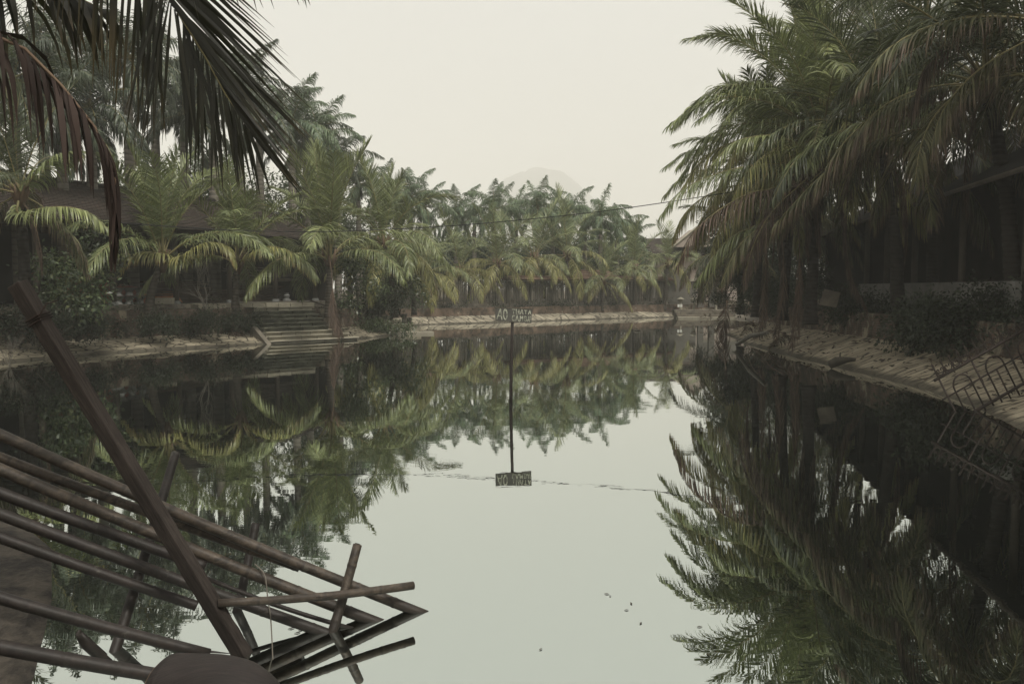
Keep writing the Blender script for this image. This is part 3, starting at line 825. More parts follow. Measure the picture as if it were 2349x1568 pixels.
# ---- slatted fence across the far end
FA, FB = Vector((-8.4, 53.2, 0)), Vector((13.6, 68.6, 0))
FD = (FB - FA).normalized(); FLn = (FB - FA).length
FNr = Vector((-FD.y, FD.x, 0))
rotF = Matrix.Rotation(math.atan2(FD.y, FD.x), 3, 'Z')
def FP(s, b=0, z=0): return FA + FD * s + FNr * b + Vector((0, 0, z))
def spx(px):            # distance along the fence seen at pixel column px
    k = (px - CX) / F
    return (FA.x - k * FA.y) / (k * FD.y - FD.x)
def fence(s0, s1, label, cap=None, zb=1.18, zt=2.95, name='slat_fence'):
    o = FP(s0, 0, 1.0); t = empty(name, o, label, 'fence')
    m = MB(); m.box(FP((s0 + s1) / 2, 0, zb - .12) - o, (s1 - s0, .22, .42), rotF); m.build('base_wall', M['concrete_dark'], t)
    n = max(1, round((s1 - s0) / 2.4))
    for i in range(n + (1 if s1 > 22 or cap else 1)):
        s = s0 + .06 + (s1 - s0 - .12) * i / n
        m = MB(); m.box(FP(s, -.03, (1.0 + zt) / 2) - o, (.13, .13, zt - 1.0), rotF, jit=.01); m.build('post', M['slat'], t)
    for i in range(n):
        a, b = s0 + (s1 - s0) * i / n + .12, s0 + (s1 - s0) * (i + 1) / n - .12
        m = MB(); s = a
        while s < b:
            wd = random.uniform(.07, .15)
            if random.random() > .1:
                h = zt - zb - (0 if cap else random.uniform(-.05, .25))
                m.box(FP(s + wd / 2, random.uniform(-.015, .03), zb + h / 2) - o, (wd, .03, h), rotF @ Matrix.Rotation(random.uniform(-.03, .03), 3, 'Y'), jit=.012)
            s += wd + random.uniform(.02, .09)
        m.build('slat_panel', M['slat'], t)
        m = MB(); m.box(FP((a + b) / 2, .06, zt - .35) - o, (b - a, .05, .08), rotF); m.box(FP((a + b) / 2, .06, zb + .3) - o, (b - a, .05, .08), rotF); m.build('rail', M['slat'], t)
    if cap:
        h = .34 if cap == 'long' else .75
        ins = .1 if cap == 'long' else .9
        a0, a1 = FP(s0 - .25, -.55, zt + .03) - o, FP(s1 + .25, -.55, zt + .03) - o
        c0, c1 = FP(s1 + .25, .55, zt + .03) - o, FP(s0 - .25, .55, zt + .03) - o
        q0, q1 = FP(s0 - .25 + ins, 0, zt + h) - o, FP(s1 + .25 - ins, 0, zt + h) - o
        tiled_slope('tile_cap', a0, a1, q0, q1, 6, M['roof_red'], t, segs=16)
        tiled_slope('tile_cap', c0, c1, q1, q0, 6, M['roof_red'], t, segs=16)
        if cap != 'long':
            e = Vector((0, 0, .001))
            tiled_slope('tile_cap', c1, a0, q0, q0 + e, 6, M['roof_red'], t, segs=4); tiled_slope('tile_cap', a1, c0, q1, q1 + e, 6, M['roof_red'], t, segs=4)
        m = MB(); m.box(FP((s0 + s1) / 2, 0, zt - .02) - o, (s1 - s0 + .3, .7, .06), rotF); m.build('cap_board', M['concrete'], t)
    return t
fence(spx(905), spx(1165), 'grey slatted fence without tiles from the leafy bush to behind the sign')
fence(spx(1167), spx(1316), 'slatted fence section under a low red tile cap beside the small hipped gateway', 'long')
fence(spx(1318), spx(1408), 'slatted gateway with a small hipped red tile roof between the fence sections', 'hip', zt=3.05, name='fence_gateway')
fence(spx(1410), spx(1530), 'slatted fence section under a straight red tile cap ending at the dark wall', 'long', zt=3.0)
def wheel(px, r, z, label):
    s = spx(px); o = FP(s, -.16, z)
    t = empty('wagon_wheel', o, label, 'wheel', 'wagon wheels on the far fence')
    m = MB(); m.tube([FD * (r * math.cos(a)) + Vector((0, 0, r * math.sin(a))) for a in np.linspace(0, 2 * math.pi, 25)], .03, 6, cap=False); m.build('rim', M['slat'], t)
    m = MB()
    for k in range(10):
        a = k * math.pi / 5; d = FD * math.cos(a) + Vector((0, 0, math.sin(a))); m.tube([d * .05, d * r], .017, 5)
    m.build('spokes', M['slat'], t)
    m = MB(); m.tube([FNr * -.08, FNr * .05], .07, 8); m.build('hub', M['slat'], t)
wheel(1397, .46, 2.0, 'wooden wagon wheel on the fence behind the short palm right of the gateway')
wheel(1476, .46, 2.1, 'wooden wagon wheel on the last fence section before the dark wall')
wheel(1340, .44, 2.0, 'wooden wagon wheel in the slatted gateway under the hipped tile roof')

# ---- walls and house at the far right corner
def wall_box(name, c, size, label, mat, cat='wall', rot=0):
    m = MB(); m.box((0, 0, 0), size, Matrix.Rotation(rot, 3, 'Z'), jit=.02); return tag(m.build(name, M[mat], loc=c), label, cat)
wall_box('garden_wall', P(1543, 690, 69) + Vector((.35, 0, 1.0)), (2.4, .3, 3.4), 'dark grey garden wall at the end of the slatted fence', 'far_dark_wall', rot=.3)
for i, (px, l) in enumerate(((1607, 'grey stone gate pillar nearer the fence in the far corner'), (1632, 'grey stone gate pillar under the drooping brown frond in the far corner'))):
    o = P(px, 700, 66); o.z = .9
    t = empty('gate_pillar', o, l, 'pillar'); m = MB(); m.box((0, 0, 1.2), (.45, .45, 2.6), jit=.02); m.build('shaft', M['far_dark_wall'], t); m = MB(); m.box((0, 0, 2.6), (.6, .6, .18)); m.build('cap', M['concrete_dark'], t)
house = empty('house', (16.6, 82, 1.2), 'house with brown tiled roof and pale gable beyond the far corner', 'house')
m = MB(); m.box((3, 3, 2.2), (13, 6, 4.6)); m.build('wall', M['far_wall'], house)
tiled_slope('roof', (-4.2, -.7, 4.5), (10, -.7, 4.5), (-3.4, 3, 6.4), (9, 3, 6.4), 16, M['roof_tile'], house)
tiled_slope('roof', (10, 6.7, 4.5), (-4.2, 6.7, 4.5), (9, 3, 6.4), (-3.4, 3, 6.4), 16, M['roof_tile'], house)
m = MB(); m.add([(-.3, -1.2, 5.3), (4.3, -1.2, 5.3), (2.0, -1.2, 7.2), (-.3, 2.5, 5.3), (4.3, 2.5, 5.3), (2.0, 2.5, 7.2)], [(0, 1, 2), (0, 2, 5, 3), (2, 1, 4, 5)]); m.build('gable', M['far_wall'], house)
m = MB(); m.tube([(-.6, -1.3, 5.15), (2.0, -1.3, 7.3)], .1, 4); m.tube([(2.0, -1.3, 7.3), (4.6, -1.3, 5.15)], .1, 4); m.build('bargeboard', M['concrete'], house)
for x in (-2.2, .6, 3.4, 6.2):
    m = MB(); m.box((x, -.02, 2.6), (1.2, .1, 1.4)); wi = m.build('window', M['far_dark_wall'], house); m = MB(); m.box((x, -.08, 1.85), (1.4, .12, .08)); m.build('sill', M['concrete'], wi)
hs2 = empty('pavilion', P(1515, 690, 73) * Vector((1, 1, 0)) + Vector((0, 0, 1)) if False else Vector((P(1513, 690, 74).x, 74, 1.0)), 'low dark pavilion with a lattice balcony band behind the tiled fence end', 'building')
m = MB(); m.box((1.2, 1.5, 1.0), (4.4, 3, 2.0)); m.build('wall', M['far_dark_wall'], hs2)
m = MB(); m.box((1.2, -.05, 2.12), (4.6, .3, .22)); m.build('ledge', M['concrete'], hs2)
m = MB()
for i in range(14): m.box((-.9 + i * .33, -.05, 2.62), (.05, .06, .78))
for z in (2.3, 2.62, 2.98): m.box((1.2, -.05, z), (4.5, .07, .05))
m.build('lattice', M['far_wall'], hs2)

# ---- steps down to the water
def ringframe(a, b):
    a, b = Vector((*a, 0)), Vector((*b, 0)); u = (b - a).normalized(); n = Vector((-u.y, u.x, 0))
    return a, b, u, n
a, b, u, n = ringframe(step_pts[0], step_pts[1])
Ls = (b - a).length; rotS = Matrix.Rotation(math.atan2(u.y, u.x), 3, 'Z')
st = empty('stone_steps', (a + b) / 2, 'wide flight of mossy stone steps leading from the water up to the open hall', 'steps')
for i in range(9):
    z = .10 + .175 * i; off = -.30 + .30 * i
    c0, c1 = -Ls / 2 + .1 * i * .5, Ls / 2 - (.35 * min(i, 3))
    m = MB(); k = 5
    for j in range(k):
        x0 = c0 + (c1 - c0) * j / k; x1 = c0 + (c1 - c0) * (j + 1) / k
        m.box(u * ((x0 + x1) / 2) + n * (off + .6) + Vector((0, 0, z / 2 - .25)), (x1 - x0 - .015, 1.2, z + .5 + random.uniform(-.035, .02)), rotS, jit=.05)
    m.box(u * ((c0 + c1) / 2) + n * (off - .02) + Vector((0, 0, z + .012)), (c1 - c0, .14, .05), rotS, jit=.012)
    m.build('step', M['concrete'] if i in (0, 1, 2, 8) else M['mossy'], st, bevel=.012)  # paler concrete stands in for light on the lowest treads
m = MB(); m.box(u * (-Ls / 2 - .10) + n * 1.0 + Vector((0, 0, .28)), (.2, 3.0, .8), rotS @ Matrix.Rotation(.46, 3, 'X'), jit=.03); m.build('side_wall', M['concrete_dark'], st)
# landing of pale slabs between the steps and the hall
m = MB()
for j in range(9): m.box((a + b) / 2 + u * (-3.9 + j * .62) + n * 2.75 + Vector((0, 0, 1.55)), (.6, .9, .3), rotS, jit=.04)
tag(m.build('stone_kerb', M['concrete']), 'row of pale stone slabs at the top of the wide steps', 'kerb')
# small stepped landing
o = Vector((*w2(936, 765), 0))
t = empty('stone_landing', o, 'small stepped stone landing running out into the water past the creeper', 'steps')
for i, (x, y, z, sx, sy) in enumerate(((.55, -.1, .12, 1.5, .9), (.0, .25, .3, 1.25, .9), (-.55, .7, .48, 1.2, .9), (-1.1, 1.15, .68, 1.1, .9), (-1.6, 1.6, .9, 1.1, .9))):
    m = MB(); m.box((x, y, z / 2 - .2), (sx, sy, z + .4), Matrix.Rotation(.25, 3, 'Z'), jit=.04); m.build('step', M['concrete'], t)
for i, (px, py, h, l) in enumerate(((893, 752, .75, 'stubby dark stone post at the top of the small landing'), (928, 754, .85, 'dark stone post beside the lower treads of the small landing'), (938, 751, .6, 'short dark stone block post nearest the far bank'))):
    q = P(px, py, 44 + i * .8); m = MB(); m.tube([(0, 0, -.5), (0, 0, h * .8), (0, 0, h)], [.16, .15, .19], 8, jit=.1); tag(m.build('stone_post', M['concrete_dark'], loc=(q.x, q.y, max(.1, q.z - .2))), l, 'post', 'posts at the small landing')
# nook steps at the far right corner
t = empty('nook_steps', (15.3, 62.5, 0), 'broad low stone steps at the water in the far corner under the fronds', 'steps')
for i in range(4):
    m = MB(); m.box((0, i * .5 + .2, .08 + .17 * i - .2), (4.6, .9, .5), jit=.04); m.build('step', M['concrete_dark'] if i else M['concrete'], t)

# ---- karst hill far away in the haze
hv, hf = [], []
nx, ny = 90, 24
for j in range(ny):
    for i in range(nx):
        x = (i / (nx - 1) - .5) * 262; y = (j / (ny - 1) - .5) * 200
        prof = max(0, 1 - abs(x / 124) ** 3.6) ** .45 * (0.97 + .03 * math.cos(x / 30)) * (1 if x < 30 else 1 - .07 * min(1, (x - 30) / 40))
        e = max(0, 1 - (y / 100) ** 2) ** .6
        z = 203 * prof * e + (noise.noise(Vector((x * .03, y * .03, 2))) * 5 + noise.noise(Vector((x * .12, y * .12, 2))) * 3) * prof
        hv.append((x * 1.58, y * 1.58, z * 1.58 - 3))
for j in range(ny - 1):
    for i in range(nx - 1): hf.append((j * nx + i, j * nx + i + 1, (j + 1) * nx + i + 1, (j + 1) * nx + i))
mb = MB(); mb.add(hv, hf); hl = mb.build('hill', M['rock'], loc=(P(1245, 500, 2150).x, 2150, 0), smooth=True); hl['kind'] = 'structure'

# ================================================================== PALMS
# royal palms behind the left hall
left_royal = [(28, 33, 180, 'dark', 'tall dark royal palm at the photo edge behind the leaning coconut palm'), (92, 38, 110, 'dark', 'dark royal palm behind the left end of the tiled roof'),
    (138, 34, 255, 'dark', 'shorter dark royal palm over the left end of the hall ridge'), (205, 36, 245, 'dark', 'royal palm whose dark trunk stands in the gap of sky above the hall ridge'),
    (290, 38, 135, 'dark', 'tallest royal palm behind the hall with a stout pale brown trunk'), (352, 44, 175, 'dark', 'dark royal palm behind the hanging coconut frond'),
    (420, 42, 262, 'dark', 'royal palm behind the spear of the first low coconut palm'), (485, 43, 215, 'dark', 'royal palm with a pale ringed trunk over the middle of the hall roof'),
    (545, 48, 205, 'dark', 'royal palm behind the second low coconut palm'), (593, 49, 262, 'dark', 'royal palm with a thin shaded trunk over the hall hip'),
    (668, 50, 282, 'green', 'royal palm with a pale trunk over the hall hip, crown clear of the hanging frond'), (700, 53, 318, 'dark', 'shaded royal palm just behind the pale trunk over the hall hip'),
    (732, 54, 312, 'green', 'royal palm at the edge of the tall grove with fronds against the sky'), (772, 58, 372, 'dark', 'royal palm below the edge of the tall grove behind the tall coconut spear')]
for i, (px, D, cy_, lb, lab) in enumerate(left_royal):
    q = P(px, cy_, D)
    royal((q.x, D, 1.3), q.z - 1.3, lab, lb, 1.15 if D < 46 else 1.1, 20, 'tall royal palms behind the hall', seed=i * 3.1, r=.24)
far_royal = [(822, 60, 408, 1.0, 'royal palm where the tall grove steps down to the far row'), (874, 63, 428, 1.0, 'royal palm with a tall upright spear, second below the tall grove'), (908, 66, 452, .95, 'royal palm half hidden between two spears above the leafy bush'),
    (942, 64, 437, 1.0, 'royal palm with an upright spear above the cable, before the gap of sky'), (974, 66, 462, .95, 'royal palm whose thin trunk stands in the gap of sky'),
    (1046, 68, 478, 1.05, 'royal palm with a thick trunk right of the gap of sky'), (1088, 72, 486, .95, 'shaded royal palm behind the thick trunk in the far row'), (1134, 67, 468, 1.05, 'royal palm with a pale post-like trunk under the cable'),
    (1184, 72, 470, 1.0, 'royal palm behind the sign, crown against the hill'), (1232, 69, 466, 1.1, 'royal palm with the brightest upright crown below the hill'), (1268, 73, 486, .95, 'shaded royal palm below the right half of the hill'),
    (1303, 69, 474, 1.0, 'royal palm below the right shoulder of the hill'), (1342, 73, 496, .95, 'royal palm behind the short palm with the wheel'), (1378, 68, 488, 1.05, 'royal palm with a long clear pale trunk above the gateway'),
    (1416, 74, 508, .9, 'royal palm between the clear pale trunk and the last of the row'), (1450, 70, 532, .9, 'last and lowest royal palm of the far row, beside the gabled house')]
for i, (px, D, cy_, sc, lab) in enumerate(far_royal):
    q = P(px, cy_ + 14, D)
    royal((q.x, D, 1.1), q.z - 1.1, lab, 'green', sc * .98, 18, 'royal palms behind the far fence', seed=i * 2.3 + 1, r=.2)

def coco_px(cpx, cpy, bpx, D, label, zb=None, Db=None, **kw):
    c = P(cpx, cpy, D); b = P(bpx, 700, Db or D)
    return coconut((b.x, b.y, zb if zb is not None else ground_z(b.x, b.y)), c, label, **kw)
g1 = 'coconut palms along the left bank'
C1 = coco_px(372, 598, 343, 31.8, 'coconut palm before the hall with the red tarp behind its trunk', zb=1.5, sc=1.08, nf=15, dead=0, seed=1, low=24, r=.14, group=g1)
C2 = coco_px(545, 604, 540, 35.2, 'coconut palm before the hall beside the bare twigs', zb=1.5, sc=1.06, nf=15, dead=0, seed=2, low=24, r=.13, group=g1)
C3 = coco_px(757, 596, 755, 37.6, 'coconut palm with tall upright spears and a dry frond hanging over the steps', zb=1.4, sc=1.2, nf=17, dead=0, seed=3.6, low=18, r=.15, group=g1)
C4 = coco_px(880, 560, 905, 43, 'coconut palm rising from the leafy bush with yellow drooping fronds', zb=1.2, sc=1.05, nf=24, dead=0, seed=4.4, low=-25, r=.13, group=g1)
coco_px(930, 612, 950, 47, 'low coconut palm leaning over the small landing', zb=1.2, sc=.85, nf=18, dead=0, seed=5, low=-32, r=.11, group=g1)
CE = coco_px(46, 445, 60, 25, 'dark coconut palm leaning at the photo edge before the hall', zb=1.5, Db=27, sc=.9, nf=20, dead=1, seed=6, lib='shade', r=.17, trunk='trunk_dark', group=g1, low=-15, skip=lambda a, e: math.cos(a) > .35 and e < 66)
coco_px(-120, 330, -130, 24, 'coconut palm beyond the photo edge reaching in with its fronds', zb=1.5, sc=.95, nf=15, dead=1, seed=7.3, lib='shade', trunk='trunk_dark', group=g1, skip=lambda a, e: math.cos(a) > .3 and e < 75)
g2 = 'coconut palms before the far fence'
for cpx, cpy, bpx, D, sc, sd, lab in ((979, 628, 979, 55.5, .78, 1, 'coconut palm before the slats nearest the leafy bush'), (1055, 622, 1052, 57.5, .78, 2, 'coconut palm before the plain slats left of the sign'),
        (1140, 606, 1138, 59, .85, 3, 'coconut palm standing straight behind the sign'), (1225, 592, 1211, 61, .88, 4, 'coconut palm right of the sign with wide arching fronds'),
        (1301, 586, 1301, 62.5, .92, 5, 'coconut palm beside the small hipped gateway'), (1383, 646, 1380, 63.5, .72, 6, 'short coconut palm in front of the wagon wheel'),
        (1456, 614, 1456, 65.5, .76, 7, 'coconut palm before the last tiled fence section'), (1532, 606, 1524, 67, .72, 8, 'slim leaning coconut palm at the dark wall in the far corner')):
    coco_px(cpx, cpy, bpx, D, lab, zb=.95, sc=sc * 1.2, nf=19, dead=0, seed=sd * 1.7, lib='far', low=-32, r=.12, group=g2)
g3 = 'coconut palms on the shaded bank'
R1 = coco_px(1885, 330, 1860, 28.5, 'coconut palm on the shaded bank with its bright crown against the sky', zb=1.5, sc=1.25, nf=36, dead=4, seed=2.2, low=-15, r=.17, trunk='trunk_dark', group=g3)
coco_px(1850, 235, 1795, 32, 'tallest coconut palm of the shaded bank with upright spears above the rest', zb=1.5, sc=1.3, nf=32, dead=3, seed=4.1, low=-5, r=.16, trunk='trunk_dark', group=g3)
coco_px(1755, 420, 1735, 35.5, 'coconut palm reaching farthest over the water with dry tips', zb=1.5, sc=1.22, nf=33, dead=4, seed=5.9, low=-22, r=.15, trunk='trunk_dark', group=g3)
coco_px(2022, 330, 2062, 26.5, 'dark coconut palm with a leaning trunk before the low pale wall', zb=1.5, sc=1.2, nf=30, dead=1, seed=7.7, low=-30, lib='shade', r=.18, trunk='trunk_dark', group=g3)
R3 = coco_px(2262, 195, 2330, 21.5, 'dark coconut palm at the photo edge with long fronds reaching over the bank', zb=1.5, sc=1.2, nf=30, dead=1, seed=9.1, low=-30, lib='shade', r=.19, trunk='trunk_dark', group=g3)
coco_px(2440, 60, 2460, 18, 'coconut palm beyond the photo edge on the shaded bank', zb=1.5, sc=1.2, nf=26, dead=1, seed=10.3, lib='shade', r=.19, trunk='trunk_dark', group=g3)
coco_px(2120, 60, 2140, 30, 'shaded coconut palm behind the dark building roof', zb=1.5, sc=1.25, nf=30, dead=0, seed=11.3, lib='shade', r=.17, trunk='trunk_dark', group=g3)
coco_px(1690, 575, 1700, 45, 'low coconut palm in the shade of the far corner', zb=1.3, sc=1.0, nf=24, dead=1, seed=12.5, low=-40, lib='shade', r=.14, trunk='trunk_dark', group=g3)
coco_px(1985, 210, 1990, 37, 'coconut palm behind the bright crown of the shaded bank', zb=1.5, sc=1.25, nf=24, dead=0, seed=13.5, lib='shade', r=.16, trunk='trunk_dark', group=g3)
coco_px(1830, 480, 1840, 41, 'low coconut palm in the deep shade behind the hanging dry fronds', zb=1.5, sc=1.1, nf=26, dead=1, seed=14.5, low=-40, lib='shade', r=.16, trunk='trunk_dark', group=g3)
# long fronds one can tell apart
def hero(parent, pxs, green, nl=92, lmax=1.2, droop=1.0, wid=.036, vang=0.0, label=None, side=None, r0=.035, seed=0, rm='rachis', pet=.1, **kw):
    o0 = parent.location if parent is not None else Vector((0, 0, 0))
    ctrl = [P(*q) - Vector(o0) for q in pxs]
    me = frond_mesh('frond', [tuple(c) for c in ctrl], [M[green], M[rm]], nl=nl, lmax=lmax, wid=wid, droop=droop, vang=vang, seed=seed, side=side, r0=r0, pet=pet, **kw)
    o = obj('frond', me, parent)
    if label: o['label'] = label
    return o
hero(R3, [(2262, 205, 21.5), (2173, 280, 22), (2044, 309, 22.4), (1954, 349, 22.8), (1865, 420, 23), (1775, 518, 23.2)], 'half_dead', droop=1.5, seed=1, a0=60, label='long frond with brown drying tips')
hero(R3, [(2262, 200, 21.5), (2127, 244, 22.8), (1972, 284, 23.8), (1864, 334, 24.6), (1814, 374, 25), (1778, 449, 25.2)], 'coco', droop=1.3, seed=2)
hero(R3, [(2262, 195, 21.5), (2170, 137, 23), (2098, 122, 23.8), (2026, 133, 24.5), (1961, 169, 25), (1918, 223, 25.4)], 'coco_shade', droop=1.4, seed=3)
hero(R3, [(2300, 36, 20.5), (2206, 72, 20.8), (2152, 115, 21), (2116, 172, 21.2), (2095, 250, 21.3)], 'dead', droop=1.9, seed=4, rm='rachis_dead', label='reddish dry frond')
hero(R3, [(2349, 172, 19.5), (2252, 187, 20), (2206, 234, 20.3), (2170, 305, 20.5), (2145, 413, 20.6)], 'half_dead', droop=1.6, seed=5, lmax=.7)
hero(R1, [(1885, 335, 28.5), (1814, 372, 27.8), (1720, 380, 27.4), (1631, 403, 27.2), (1559, 440, 27), (1519, 490, 27)], 'coco', droop=1.1, seed=6)
hero(R1, [(1885, 340, 28.5), (1792, 424, 26.8), (1720, 442, 26.2), (1649, 482, 26), (1595, 528, 25.8), (1556, 605, 25.8)], 'dead', droop=1.8, seed=7, label='frond turning brown above the water')
hero(R1, [(1880, 350, 28.5), (1839, 335, 27), (1785, 312, 26.5), (1728, 313, 26.2), (1677, 330, 26), (1640, 372, 26)], 'coco', droop=1.1, seed=8)
hero(R1, [(1880, 370, 28.5), (1845, 440, 27.2), (1800, 490, 26.8), (1745, 520, 26.6), (1690, 570, 26.4), (1655, 650, 26.4)], 'half_dead', droop=1.5, seed=9)
hero(R1, [(1885, 345, 28.5), (1830, 455, 27.6), (1780, 500, 27.4), (1725, 520, 27.2), (1665, 555, 27.1), (1600, 640, 27.1)], 'coco', droop=1.5, seed=10)
hero(R1, [(1885, 345, 28.5), (1850, 410, 26.6), (1805, 450, 26.2), (1760, 500, 26), (1725, 570, 26), (1705, 650, 26)], 'dead', droop=1.8, seed=11, label='brown drooping frond')
for par_, pp, mt, sd_ in ((CE, [(46, 445, 25), (40, 490, 24.6), (82, 480, 24.2), (147, 474, 23.9), (203, 487, 23.8), (246, 523, 23.8)], 'coco', 48), (CE, [(46, 445, 25), (80, 400, 24.8), (118, 366, 24.6), (150, 350, 24.5), (185, 346, 24.5)], 'coco', 49), (C1, [(372, 600, 31.8), (386, 585, 31.6), (357, 580, 31.2), (325, 578, 31), (295, 590, 30.9), (272, 622, 30.9)], 'coco_yellow', 50), (C1, [(372, 598, 31.8), (420, 585, 31.2), (462, 560, 30.9), (505, 557, 30.8), (528, 575, 30.7), (540, 602, 30.7)], 'coco_yellow', 51),
        (C2, [(545, 604, 35.2), (570, 585, 34.6), (610, 566, 34.2), (655, 573, 34), (695, 603, 33.9), (722, 642, 33.9)], 'coco_yellow', 52), (C3, [(757, 596, 37.6), (785, 575, 37), (815, 565, 36.6), (790, 575, 36.2), (768, 600, 36), (752, 640, 36)], 'coco_yellow', 53),
        (C4, [(880, 560, 43), (846, 556, 42.4), (815, 562, 42), (785, 580, 41.7), (763, 615, 41.6)], 'coco_yellow', 54), (C4, [(880, 560, 43), (915, 575, 42.4), (945, 580, 42), (968, 600, 41.8), (985, 640, 41.7)], 'coco_yellow', 55), (C4, [(885, 575, 43), (925, 605, 42.2), (965, 612, 41.7), (992, 628, 41.5), (1004, 656, 41.5)], 'half_dead', 56)):
    if sd_ == 53: continue
    hero(par_, pp, mt, droop=1.1, seed=sd_, nl=80, lmax=.85, wid=.05, label='drooping yellow green frond')
hero(C3, [(757, 600, 37.4), (762, 640, 37.0), (764, 690, 36.6), (768, 725, 36.4), (780, 765, 36.2)], 'dead', droop=.7, seed=57, rm='rachis_dead', lmax=.9, a0=20, a1=22, twist=.9, vang=-.1, wid=.03, pet=.4, r0=.02, label='dry pale frond hanging over the steps')
for j, pp in enumerate(([(1930, 400, 27), (1935, 480, 26.6), (1940, 560, 26.5), (1955, 640, 26.4), (1985, 700, 26.4)], [(1828, 500, 28), (1834, 570, 27.6), (1833, 660, 27.3), (1826, 740, 27.1), (1815, 795, 26.9)], [(1790, 500, 29), (1797, 590, 28.6), (1795, 680, 28.2), (1780, 770, 27.6)], [(1755, 480, 31), (1757, 590, 30.7), (1752, 690, 30.3), (1745, 765, 29.8)])):
    hero(R1, pp, 'dead', droop=.8, seed=20 + j, rm='rachis_dead', lmax=.8, a0=16, a1=20, twist=.9, lost=.25, vang=-.1, wid=.026, pet=.3, r0=.02, label='dry brown frond hanging to the bank')

# palm beside the viewer whose fronds hang into the picture
HG = empty('coconut_palm', (-5.6, 3.2, .6), 'coconut palm beside the viewer whose big dark frond hangs across the sky', 'palm tree')
crown_h = Vector((-3.4, 4.6, 6.1))
tube_trunk('trunk', [Vector((0, 0, -.3)), Vector((.1, .1, .4)), Vector((.9, .6, 3.0)), crown_h - HG.location], [.26, .2, .16, .14], M['trunk_dark'], HG)
def hang(pxs, mat, **kw):
    ctrl = [tuple(crown_h - HG.location)] if kw.pop('root', True) else []
    ctrl += [tuple(P(*q) - HG.location) for q in pxs]
    lab = kw.pop('label', None)
    me = frond_mesh('frond', ctrl, [M[mat], M[kw.pop('rm', 'rachis')]], **kw); o = obj('frond', me, HG)
    if lab: o['label'] = lab
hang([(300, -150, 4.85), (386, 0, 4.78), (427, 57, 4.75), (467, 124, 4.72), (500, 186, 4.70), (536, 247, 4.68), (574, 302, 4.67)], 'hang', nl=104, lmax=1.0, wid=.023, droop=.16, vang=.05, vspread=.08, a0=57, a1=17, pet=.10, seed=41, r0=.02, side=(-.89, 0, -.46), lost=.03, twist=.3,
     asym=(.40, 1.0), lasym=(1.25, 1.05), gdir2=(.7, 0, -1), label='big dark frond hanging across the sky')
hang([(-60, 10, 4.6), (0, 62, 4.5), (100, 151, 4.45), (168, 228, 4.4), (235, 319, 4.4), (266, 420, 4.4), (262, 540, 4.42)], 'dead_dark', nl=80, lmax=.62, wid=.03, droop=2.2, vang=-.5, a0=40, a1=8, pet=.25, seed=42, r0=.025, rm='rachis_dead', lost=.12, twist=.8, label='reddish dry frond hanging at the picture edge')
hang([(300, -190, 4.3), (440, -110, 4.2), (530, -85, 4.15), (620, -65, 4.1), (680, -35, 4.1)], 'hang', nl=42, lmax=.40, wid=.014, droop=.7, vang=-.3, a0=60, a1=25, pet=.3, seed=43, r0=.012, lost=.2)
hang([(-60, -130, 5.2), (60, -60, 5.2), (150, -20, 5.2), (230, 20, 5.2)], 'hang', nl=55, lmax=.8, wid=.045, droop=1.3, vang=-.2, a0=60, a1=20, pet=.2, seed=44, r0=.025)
for k in range(6):
    e, me = random.choice(LIB['shade'][4:12]); obj('frond', me, HG, crown_h - HG.location, (0, 0, 2.0 + k * .75), .8)

# ================================================================== SHRUBS, TREES, WEEDS
far_trees = [(955, 79, 590, 6.6), (1035, 82, 600, 7.4), (1118, 77, 600, 7.0), (1250, 79, 600, 7.4), (1322, 76, 600, 7.0), (1390, 82, 600, 7.2), (1000, 76, 590, 6.4), (1075, 78, 600, 6.8), (1160, 80, 560, 6.4), (1215, 77, 585, 5.4), (1290, 80, 580, 7.2), (1350, 79, 585, 7.2), (1420, 80, 600, 6.2), (900, 74, 560, 6.2), (830, 68, 540, 6.0)]
tl = ['hazy tree closing the gap beside the leafy bush', 'hazy tree behind the thick royal trunk', 'hazy tree behind the pole-like royal trunk', 'hazy tree right of the sign below the hill', 'hazy tree behind the gateway palm trunk', 'hazy tree behind the long clear royal trunk', 'low hazy tree filling the gap of sky behind the fence', 'hazy tree between the first far palms left of the sign', 'tallest hazy tree behind the far palms near the sign', 'hazy tree under the bright royal crown', 'hazy tree behind the palm beside the gateway',
      'hazy tree behind the gateway roof', 'hazy tree beside the gabled house', 'hazy tree behind the leafy bush', 'hazy tree at the foot of the tall grove']
for i, (px, D, py, h) in enumerate(far_trees):
    x = P(px, py, D).x; rng = random.Random(i + 5)
    bl = [(rng.uniform(-2.1, 2.1), rng.uniform(-1, 1), h * rng.uniform(.3, .85), rng.uniform(.9, 1.5), 1.1, rng.uniform(.8, 1.2)) for _ in range(10)]
    tree((x, D, 1.0), h, bl, 5200, .26, tl[i], seed=i + 60, group='hazy trees behind the far fence')
for i, (px, D, py, lab) in enumerate(((330, 52, 360, 'dark tree between the stout trunk and the hanging frond'), (440, 54, 350, 'dark tree behind the middle of the hall roof'),
        (560, 57, 370, 'dark tree behind the second low palm and the roof'), (650, 60, 385, 'dark tree behind the hall hip'), (735, 63, 420, 'dark tree behind the tall coconut spears'), (800, 66, 450, 'dark tree at the end of the tall grove'))):
    h = P(px, py, D).z - 1.2; rng = random.Random(i + 75)
    bl = [(rng.uniform(-2.6, 2.6), rng.uniform(-1.5, 1.5), h * rng.uniform(.3, .92), rng.uniform(1.1, 1.9), 1.5, rng.uniform(1.0, 1.6)) for _ in range(13)]
    tree((P(px, py, D).x, D, 1.2), h, bl, 7000, .27, lab, ('bush',), seed=i + 160, r=.25)
